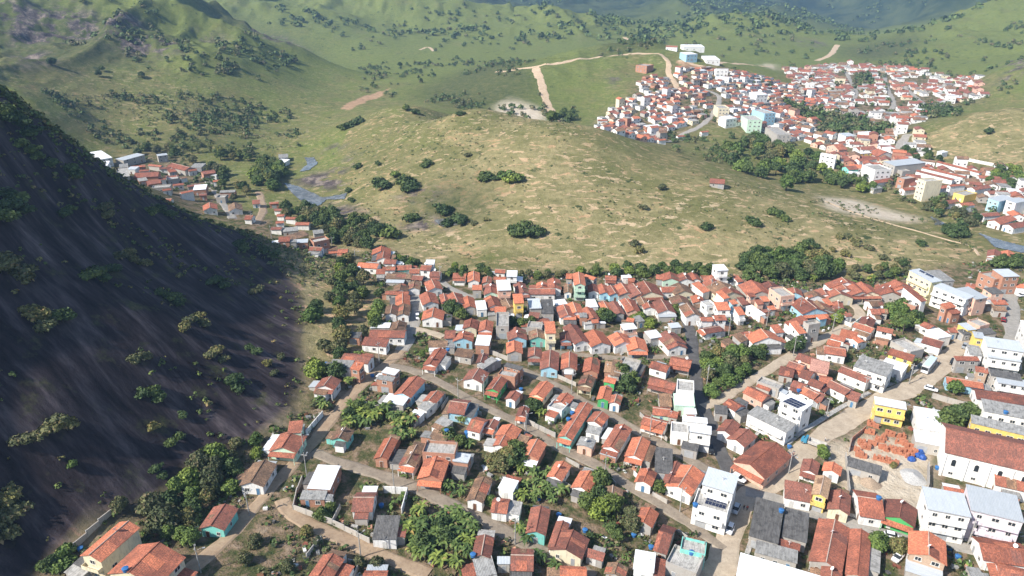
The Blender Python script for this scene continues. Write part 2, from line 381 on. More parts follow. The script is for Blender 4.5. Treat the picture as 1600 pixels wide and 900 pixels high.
riverrock = np.maximum.reduce([soft(wpoly('446,272 520,268 548,288 510,302 460,284'), 5, 9), soft(wpoly('505,315 560,325 600,348 565,352 520,335'), 5, 9), soft(wpoly('560,240 545,262 530,285 520,268 545,245'), 4, 9), soft(wpoly('505,240 520,222 545,222 530,235'), 4, 9), soft(wpoly('615,292 660,285 700,300 660,312 620,308'), 6, 9), soft(wpoly('620,350 680,340 720,350 690,360 640,358'), 6, 9), soft(wpoly('300,52 360,55 370,62 310,66'), 10, 20), soft(wpoly('1240,62 1290,66 1280,72 1245,70'), 20, 40), soft(wpoly('1560,100 1599,90 1599,125 1570,130'), 14, 30), soft(wpoly('945,118 970,110 968,130 950,132'), 8, 14), soft(wpoly('0,22 100,10 160,35 250,60 280,85 200,95 130,62 40,70 0,60'), 40, 40), soft(wpoly('0,85 60,78 90,95 40,110 0,108'), 25, 30), soft(wpoly('380,40 420,50 480,78 455,76'), 10, 25)])
sand = np.maximum.reduce([soft(wpoly('1283,308 1335,312 1400,330 1452,342 1445,350 1385,344 1330,335 1290,325'), 6, 12),
     soft(wpoly('1288,690 1330,690 1345,675 1452,700 1456,800 1425,808 1330,772 1305,745'), 1, 10),

     soft(wpoly('775,168 795,155 850,172 855,182 780,176'), 4, 15), soft(wpoly('1190,100 1210,100 1213,112'), 5, 20)])
lushp = np.maximum.reduce([soft(wpoly('690,400 760,388 860,400 860,416 720,416'), 5, 14), soft(wpoly('1290,290 1400,320 1480,345 1599,380 1599,410 1500,380 1420,350 1300,308'), 5, 12),
     soft(wpoly('900,178 960,150 1000,128 985,150 930,190'), 8, 30), soft(wpoly('690,88 800,85 830,95 740,100'), 20, 60), soft(wpoly('350,250 400,244 400,256 350,258'), 4, 12),
     soft(wpoly('430,262 480,258 470,268 440,272'), 4, 10)])
scrub = np.maximum.reduce([soft(wpoly('0,60 60,15 160,10 280,60 240,95 120,95 0,115'), 40, 90), soft(wpoly('650,140 800,95 845,110 850,165 700,170'), 20, 50),
     soft(wpoly('640,340 650,285 760,275 790,320 740,352'), 10, 20), soft(wpoly('300,10 360,18 500,75 470,85 380,40'), 15, 50), soft(wpoly('960,60 1030,66 1040,82 930,88'), 12, 40),
     soft(wpoly('1300,75 1420,50 1440,85 1330,95'), 20, 60), soft(wpoly('150,215 330,210 420,225 400,238 200,236'), 10, 30), soft(wpoly('1240,160 1300,178 1420,205 1390,225 1290,200 1240,178'), 8, 30)])
bare = np.maximum.reduce([soft(wpoly('1060,95 1130,118 1180,128 1110,108 1060,112'), 10, 25), soft(wpoly('530,170 570,150 610,138 590,152 545,172'), 6, 18)])
green = np.clip(0.36 + (vy - 430) / 700 + fbm(vx / 160, vy / 160, 4, 61) * 0.9, 0, 1)
green = np.where(vx < -130, np.maximum(green, 0.72 + fbm(vx / 90, vy / 90, 3, 66) * .6), green)
dry_hill = soft(wpoly('1400,225 1500,190 1599,168 1599,255 1520,255 1440,240'), 5, 20)
green = np.where(dry_hill > 0, green * 0.55, green)
forest = np.clip((vy - 1700) / 400, 0, 1) * (vx > -100)
forest = np.maximum(forest, np.clip((vy - 1700) / 300, 0, 1) * np.clip(fbm(vx / 300, vy / 300, 3, 77) * 5 + .3, 0, 1))

scrub = blur(scrub, 9); lushp = blur(lushp, 8); sand = blur(sand, 1); rock = blur(rock, 1); village = blur(village, 2); town = blur(town, 3)
green = np.maximum(green, lushp * .85)
me = bpy.data.meshes.new('terrain')
me.vertices.add(NR * NCOL); me.vertices.foreach_set('co', np.stack([vx, vy, vz], 1).ravel().astype(np.float32))
ii = (np.arange(NR - 1)[:, None] * NCOL + np.arange(NCOL - 1)[None]).ravel()
quads = np.stack([ii, ii + 1, ii + NCOL + 1, ii + NCOL], 1).astype(np.int32)
me.loops.add(quads.size); me.loops.foreach_set('vertex_index', quads.ravel())
me.polygons.add(len(quads)); me.polygons.foreach_set('loop_start', np.arange(0, quads.size, 4, dtype=np.int32))
me.polygons.foreach_set('use_smooth', np.ones(len(quads), bool)); me.update(); me.validate()
def colattr(nm, r, g, b):
    a = me.color_attributes.new(nm, 'FLOAT_COLOR', 'POINT')
    a.data.foreach_set('color', np.stack([r, g, b, np.ones_like(r)], 1).astype(np.float32).ravel())
colattr('cover_a', rock, np.maximum(village, town), sand)
colattr('cover_b', green, scrub, np.maximum(bare, 0))
colattr('cover_c', forest.astype(np.float32), town, blur(riverrock, 1))
_s = .42 * vx + .91 * vy + fbm(vx / 30, vy / 30, 3, 71) * 5; colattr('cover_d', _s.astype(np.float32), (.91 * vx - .42 * vy - .5 * vz).astype(np.float32), np.zeros_like(rock))

m, nt, b = nmat('hill_ground', 0.95); b.inputs['Specular IOR Level'].default_value = 0.08
geo = N(nt, 'ShaderNodeNewGeometry'); P = geo.outputs['Position']
def sep(nm):
    a = N(nt, 'ShaderNodeVertexColor', layer_name=nm); s = N(nt, 'ShaderNodeSeparateColor'); nt.links.new(a.outputs[0], s.inputs[0]); return s.outputs
ca, cb, cc_ = sep('cover_a'), sep('cover_b'), sep('cover_c')
n1 = noise(nt, P, 0.035, 6, 0.62); n2 = noise(nt, P, 0.22, 6, 0.74); n3 = noise(nt, P, 1.1, 4, 0.7)
grass_dry = ramp(nt, [(0.32, (0.165, 0.148, 0.068)), (0.5, (0.265, 0.228, 0.112)), (0.68, (0.37, 0.30, 0.165))], n2)
grass_mid = ramp(nt, [(0.3, (0.105, 0.108, 0.040)), (0.7, (0.190, 0.176, 0.074))], n2)
grass_lush = ramp(nt, [(0.3, (0.088, 0.116, 0.030)), (0.7, (0.170, 0.188, 0.056))], n2)
gsel = N(nt, 'ShaderNodeMath', operation='ADD'); nt.links.new(cb[0], gsel.inputs[0])
nn = N(nt, 'ShaderNodeMath', operation='MULTIPLY_ADD', i_1=1.3, i_2=-0.65); nt.links.new(n1, nn.inputs[0]); nt.links.new(nn.outputs[0], gsel.inputs[1])
c = mix(nt, ramp(nt, [(0.15, (0, 0, 0)), (0.5, (1, 1, 1))], gsel.outputs[0]), grass_dry, grass_mid)
c = mix(nt, ramp(nt, [(0.55, (0, 0, 0)), (0.95, (1, 1, 1))], gsel.outputs[0]), c, grass_lush)
# cattle terraces and bare earth scars on the pasture
tw = N(nt, 'ShaderNodeTexWave', i_Scale=0.22, i_Distortion=9.0, i_Detail=3.0, i_Detail_Scale=0.6); tw.bands_direction = 'Z'
nt.links.new(P, tw.inputs['Vector'])
pz = mapping(nt, P, (0.13, 0.24, 0.5))
scar = noise(nt, pz, 1.0, 6, 0.68, 0.6)
inv = N(nt, 'ShaderNodeMath', operation='SUBTRACT', i_0=1.0); nt.links.new(cb[0], inv.inputs[1])
sc = N(nt, 'ShaderNodeMath', operation='MULTIPLY'); nt.links.new(ramp(nt, [(0.560, (0, 0, 0)), (0.585, (1, 1, 1))], scar), sc.inputs[0]); nt.links.new(inv.outputs[0], sc.inputs[1])
soil = ramp(nt, [(0.35, (0.46, 0.27, 0.15)), (0.65, (0.60, 0.46, 0.31))], n1)
c = mix(nt, sc.outputs[0], c, soil)
tm = N(nt, 'ShaderNodeMath', operation='MULTIPLY', i_1=0.25); nt.links.new(tw.outputs['Fac'], tm.inputs[0])
c = mix(nt, tm.outputs[0], c, mix(nt, 1.0, c, (0.62, 0.6, 0.55), 'MULTIPLY'))
# rough scrub
shr = ramp(nt, [(0.35, (0.030, 0.045, 0.017)), (0.55, (0.075, 0.080, 0.034)), (0.7, (0.16, 0.125, 0.07))], n2)
fs = N(nt, 'ShaderNodeMath', operation='MULTIPLY', i_1=0.8); nt.links.new(cb[1], fs.inputs[0])
c = mix(nt, fs.outputs[0], c, shr)
dots = ramp(nt, [(0.60, (0, 0, 0)), (0.66, (1, 1, 1))], noise(nt, P, 0.11, 6, 0.68))
c = mix(nt, dots, c, (0.045, 0.062, 0.022))
c = mix(nt, cc_[0], c, ramp(nt, [(0.4, (0.020, 0.034, 0.016)), (0.6, (0.06, 0.075, 0.03))], noise(nt, P, 0.012, 6, 0.7)))
c = mix(nt, cb[2], c, ramp(nt, [(0.35, (0.26, 0.16, 0.10)), (0.7, (0.45, 0.30, 0.18))], n2))
# trodden earth and weeds between the houses
vil = ramp(nt, [(0.36, (0.040, 0.058, 0.020)), (0.47, (0.095, 0.090, 0.042)), (0.56, (0.205, 0.145, 0.095)), (0.72, (0.31, 0.245, 0.175))], n2)
c = mix(nt, ca[1], c, vil)
c = mix(nt, ca[2], c, ramp(nt, [(0.3, (0.38, 0.31, 0.225)), (0.7, (0.56, 0.49, 0.39))], n2))
# black granite with runoff streaks and lichen
cd = N(nt, 'ShaderNodeVertexColor', layer_name='cover_d').outputs[0]
rv = mapping(nt, cd, (0.17, 0.032, 0))
st1 = noise(nt, rv, 1.0, 7, 0.66, 0.15)
rv2 = mapping(nt, cd, (0.8, 0.12, 0))
st2 = noise(nt, rv2, 1.0, 5, 0.6, 0.3)
rk = ramp(nt, [(0.36, (0.016, 0.0125, 0.0145)), (0.5, (0.033, 0.026, 0.029)), (0.62, (0.072, 0.058, 0.061)), (0.75, (0.165, 0.137, 0.132))], st1)
rk = mix(nt, 0.42, rk, mix(nt, 1.0, rk, ramp(nt, [(0.35, (0.3, 0.3, 0.3)), (0.65, (1.7, 1.65, 1.6))], st2), 'MULTIPLY'))
rg = ramp(nt, [(0.56, (0, 0, 0)), (0.66, (0.85, 0.85, 0.85))], noise(nt, P, 0.075, 5, 0.7))
rk = mix(nt, rg, rk, ramp(nt, [(0.35, (0.030, 0.038, 0.015)), (0.65, (0.085, 0.078, 0.04))], n3))
rr_ = ramp(nt, [(0.38, (0.040, 0.032, 0.033)), (0.52, (0.105, 0.085, 0.08)), (0.60, (0.22, 0.18, 0.15))], noise(nt, P, 0.16, 6, 0.72))
rm_ = N(nt, 'ShaderNodeMath', operation='MULTIPLY'); nt.links.new(cc_[2], rm_.inputs[0]); nt.links.new(ramp(nt, [(0.46, (0, 0, 0)), (0.52, (1, 1, 1))], noise(nt, P, 0.055, 6, 0.7)), rm_.inputs[1])
c = mix(nt, rm_.outputs[0], c, rr_)
c = mix(nt, ca[0], c, rk)
nt.links.new(c, b.inputs['Base Color'])
hb = N(nt, 'ShaderNodeMath', operation='MULTIPLY_ADD', i_1=2.0); nt.links.new(n2, hb.inputs[0]); nt.links.new(n3, hb.inputs[2])
rinv = N(nt, 'ShaderNodeMath', operation='MULTIPLY_ADD', i_1=-0.8, i_2=1.0); nt.links.new(ca[0], rinv.inputs[0])
hb2 = N(nt, 'ShaderNodeMath', operation='MULTIPLY'); nt.links.new(hb.outputs[0], hb2.inputs[0]); nt.links.new(rinv.outputs[0], hb2.inputs[1])
bump(nt, b, hb2.outputs[0], 0.9, 0.55)
me.materials.append(m)
terrain = put('terrain', me); tag(terrain, None, None, kind='structure')

# ------------------------------------------------------------------ roads and tracks, laid as strips on the ground
ROADS = []  # (list of world xy, half width)
def road_mat(name, hi, lo, track=None):
    m, nt, b = nmat(name, 0.95); geo = N(nt, 'ShaderNodeNewGeometry'); P = geo.outputs['Position']
    c = ramp(nt, [(0.32, lo), (0.66, hi)], noise(nt, P, 0.35, 6, 0.7))
    c = mix(nt, ramp(nt, [(0.52, (0, 0, 0)), (0.7, (.6, .6, .6))], noise(nt, P, 1.6, 4, 0.7)), c, tuple(x * 0.7 for x in lo))
    nt.links.new(c, b.inputs['Base Color']); return m
M_SANDST = road_mat('sandy_street', (0.44, 0.365, 0.275), (0.31, 0.25, 0.185))
M_COBBLE = road_mat('stone_paving', (0.285, 0.235, 0.18), (0.175, 0.142, 0.108))
M_TRACK = road_mat('dirt_track', (0.37, 0.275, 0.185), (0.25, 0.175, 0.115))
M_ASPH = road_mat('asphalt', (0.105, 0.10, 0.098), (0.06, 0.058, 0.057))
M_FARTRK = road_mat('pale_track', (0.50, 0.38, 0.26), (0.36, 0.26, 0.17))
M_GREYST = road_mat('cement_street', (0.33, 0.305, 0.27), (0.22, 0.205, 0.18))
def smooth_line(P, step=1.2):
    P = np.array(P, float)
    for _ in range(3):
        Q = [P[0]]
        for a, b_ in zip(P[:-1], P[1:]): Q += [a * .75 + b_ * .25, a * .25 + b_ * .75]
        P = np.array(Q + [P[-1]])
    seg = np.linalg.norm(np.diff(P, axis=0), axis=1); L = np.concatenate([[0], np.cumsum(seg)])
    n = max(3, int(L[-1] / step)); t = np.linspace(0, L[-1], n)
    return np.stack([np.interp(t, L, P[:, 0]), np.interp(t, L, P[:, 1])], 1)
_lift = [0.10]
def road(name, px, width, mat, step=1.2, lift=0.0, edge=0.85):
    L = smooth_line([hit(*p)[:2] for p in PX(px)], step); ROADS.append((L, width / 2))
    _lift[0] += 0.006
    T = np.gradient(L, axis=0); T /= np.linalg.norm(T, axis=1)[:, None] + 1e-9; Nn = np.stack([-T[:, 1], T[:, 0]], 1)
    nc = 7; vs = []; fs = []
    wob = 1 + edge * fbm(np.arange(len(L)) * step / 7.0, np.zeros(len(L)), 3, len(ROADS))
    wob2 = 1 + edge * fbm(np.arange(len(L)) * step / 7.0, np.zeros(len(L)) + 9, 3, len(ROADS) + 50)
    for k in range(nc):
        s = -1 + 2 * k / (nc - 1); w = np.where(s < 0, wob, wob2) * s * width / 2
        q = L + Nn * w[:, None]
        z = ground(q[:, 0], q[:, 1]) + _lift[0] + lift - (0.25 if k in (0, nc - 1) else 0)
        vs.append(np.stack([q[:, 0], q[:, 1], z], 1))
    vs = np.stack(vs, 1).reshape(-1, 3)
    for i in range(len(L) - 1):
        for k in range(nc - 1):
            a = i * nc + k; fs.append((a, a + 1, a + nc + 1, a + nc))
    me = bpy.data.meshes.new(name); me.from_pydata(vs.tolist(), [], fs); me.materials.append(mat)
    o = put(name, me); o['kind'] = 'structure'; return o
road('street', '1105,945 1120,900 1134,860 1152,810 1170,772 1195,759 1229,735 1262,698 1290,680 1330,652 1390,620 1440,600 1468,575 1487,550 1510,533 1530,520', 8.5, M_SANDST)
road('street', '1165,768 1208,778 1260,799 1326,818 1376,834 1480,850 1530,862 1640,885', 5.5, M_GREYST)
road('street', '1577,440 1578,462 1580,485 1582,515 1584,545 1582,575', 7.5, M_GREYST)
road('lane', '1066,488 1072,500 1080,525 1084,552 1088,590 1098,630 1108,660 1124,700 1136,732 1152,760', 5.0, M_ASPH)
road('lane', '608,572 640,576 688,596 734,626 792,652 840,676 870,700 920,718 960,746 1020,780 1060,806 1100,834 1132,858', 4.4, M_COBBLE)
road('lane', '800,572 820,580 840,588 880,608 928,636 960,652 1020,686 1060,708 1100,732 1132,748', 4.0, M_COBBLE)
road('lane', '860,549 880,552 930,556 970,560 1010,558 1075,556', 3.6, M_COBBLE)
road('lane', '692,440 700,448 720,458 745,466', 4.0, M_GREYST)
road('street', '860,466 870,464 910,464 950,469', 5.5, M_GREYST)
road('street', '1425,464 1400,467 1350,471 1322,474', 6.0, M_GREYST)
road('street', '1330,474 1345,486 1342,496 1322,511 1292,527 1250,548 1220,566 1192,584 1160,604 1116,628 1098,636', 4.6, M_SANDST)
road('track', '280,905 345,850 400,790 440,745 490,690 520,650 560,605 605,570 630,545', 4.2, M_TRACK)
road('lane', '628,548 645,515 652,490 650,462', 5.0, M_GREYST)
road('lane', '646,514 670,518 694,526', 4.0, M_SANDST)
road('track', '442,780 450,800 475,818 500,828 560,852 620,876 670,898', 4.4, M_TRACK)
road('track', '488,706 530,722 574,738 631,755 692,782 746,809 810,842 840,858 880,878 930,902', 4.4, M_COBBLE)
road('track', '872,190 862,178 852,150 842,120 836,106', 9, M_FARTRK, 3)
road('track', '775,112 800,110 840,105 880,98 930,90 985,83 1025,83 1047,96 1042,115 1055,128 1058,140', 6, M_FARTRK, 3)
road('track', '975,58 985,62', 8, M_FARTRK, 3)
road('track', '1112,98 1160,100 1205,104', 9, M_FARTRK, 3)
road('track', '1275,95 1290,90 1300,84 1306,74 1309,70', 9, M_FARTRK, 3)
road('track', '655,78 670,72 678,80', 5, M_FARTRK, 3)
road('track', '318,274 336,298 350,320 364,342', 4.5, M_GREYST)
road('track', '404,300 410,320 412,332 400,352', 4.5, M_TRACK)
road('track', '1060,95 1100,104 1135,112', 4, M_FARTRK, 3)
road('footpath', '1290,315 1340,335 1400,352 1470,372 1520,385 1530,400', 1.6, M_FARTRK, 2)
road('street', '1418,210 1410,222 1400,235 1405,245', 7, M_GREYST, 2)
road('street', '1322,112 1330,128 1340,145 1332,160', 5, M_GREYST, 3)
road('street', '1382,115 1386,140 1400,165 1385,175', 5, M_GREYST, 3)
road('street', '1040,222 1060,212 1090,200 1110,186 1130,150 1100,140', 5, M_GREYST, 3)
road('street', '1250,108 1330,112 1400,112 1460,114', 5, M_FARTRK, 3)
road('street', '1417,140 1440,165 1470,158', 5, M_GREYST, 3)

# raised pavements with a kerb along the two busiest streets
def pavement(L, off, w, i0, i1):
    T = np.gradient(L, axis=0); T /= np.linalg.norm(T, axis=1)[:, None] + 1e-9; Nn = np.stack([-T[:, 1], T[:, 0]], 1)
    L, Nn = L[i0:i1], Nn[i0:i1]; b = MB(); vs = []
    for o_, dz in ((off, -.4), (off, .17), (off + w, .17), (off + w, -.4)):
        q = L + Nn * o_; vs.append(np.stack([q[:, 0], q[:, 1], ground(q[:, 0], q[:, 1]) + .13 + dz], 1))
    n = len(L); vs = np.concatenate(vs); b.add(vs.tolist(), [(k * n + i, k * n + i + 1, (k + 1) * n + i + 1, (k + 1) * n + i) for k in range(3) for i in range(n - 1)])
    o = b.build('pavement', [M_CONC]); o['kind'] = 'structure'
_n0 = len(ROADS[0][0]); _n1 = len(ROADS[1][0])
pavement(ROADS[0][0], 4.2, 1.5, int(_n0 * .36), int(_n0 * .60)); pavement(ROADS[0][0], 4.2, 1.6, int(_n0 * .64), int(_n0 * .93)); pavement(ROADS[0][0], -5.6, 1.4, int(_n0 * .8), int(_n0 * .97)); pavement(ROADS[0][0], -5.4, 1.2, int(_n0 * .05), int(_n0 * .2))
pavement(ROADS[1][0], 2.7, 1.3, int(_n1 * .15), int(_n1 * .45)); pavement(ROADS[1][0], 2.7, 1.4, int(_n1 * .55), int(_n1 * .95))
# ------------------------------------------------------------------ river
m, nt, b = nmat('river_water', 0.12); b.inputs['Base Color'].default_value = (0.10, 0.105, 0.10, 1)
b.inputs['Specular IOR Level'].default_value = 0.6
geo = N(nt, 'ShaderNodeNewGeometry'); fo = ramp(nt, [(0.45, (0.085, 0.088, 0.08)), (0.75, (0.24, 0.245, 0.24))], noise(nt, geo.outputs['Position'], 0.25, 6, 0.7))
nt.links.new(fo, b.inputs['Base Color']); bump(nt, b, noise(nt, geo.outputs['Position'], 0.8, 4), 0.3, 0.2)
M_WATER = m
def water(px, step=0.9):
    P = np.array([hit(*p)[:2] for p in PX(px)])
    xs = np.arange(P[:, 0].min(), P[:, 0].max() + step, step); ys = np.arange(P[:, 1].min(), P[:, 1].max() + step, step)
    X, Y = np.meshgrid(xs, ys); wobx = X + fbm(X / 9, Y / 9, 2, 8) * 3; woby = Y + fbm(X / 9, Y / 9, 2, 18) * 3
    ins = inpoly(wobx, woby, P); Z = ground(X.ravel(), Y.ravel()).reshape(X.shape)
    Z = Z + 0.35
    idx = np.arange(X.size).reshape(X.shape); fs = []
    for i in range(X.shape[0] - 1):
        for j in range(X.shape[1] - 1):
            if ins[i, j]: fs.append((idx[i, j], idx[i, j + 1], idx[i + 1, j + 1], idx[i + 1, j]))
    me = bpy.data.meshes.new('river_water'); me.from_pydata(np.stack([X.ravel(), Y.ravel(), Z.ravel()], 1).tolist(), [], [tuple(int(q) for q in f) for f in fs])
    me.materials.append(M_WATER); o = put('river_water', me); o['kind'] = 'structure'
water('476,247 488,247 495,256 482,267 468,269 478,258')
water('442,286 460,291 504,309 541,303 539,311 510,313 494,324 484,322 456,304')
water('1452,338 1470,346 1478,352 1462,353')
water('1528,365 1560,376 1600,386 1640,400 1600,397 1555,387')
water('676,345 700,342 715,352 690,355')
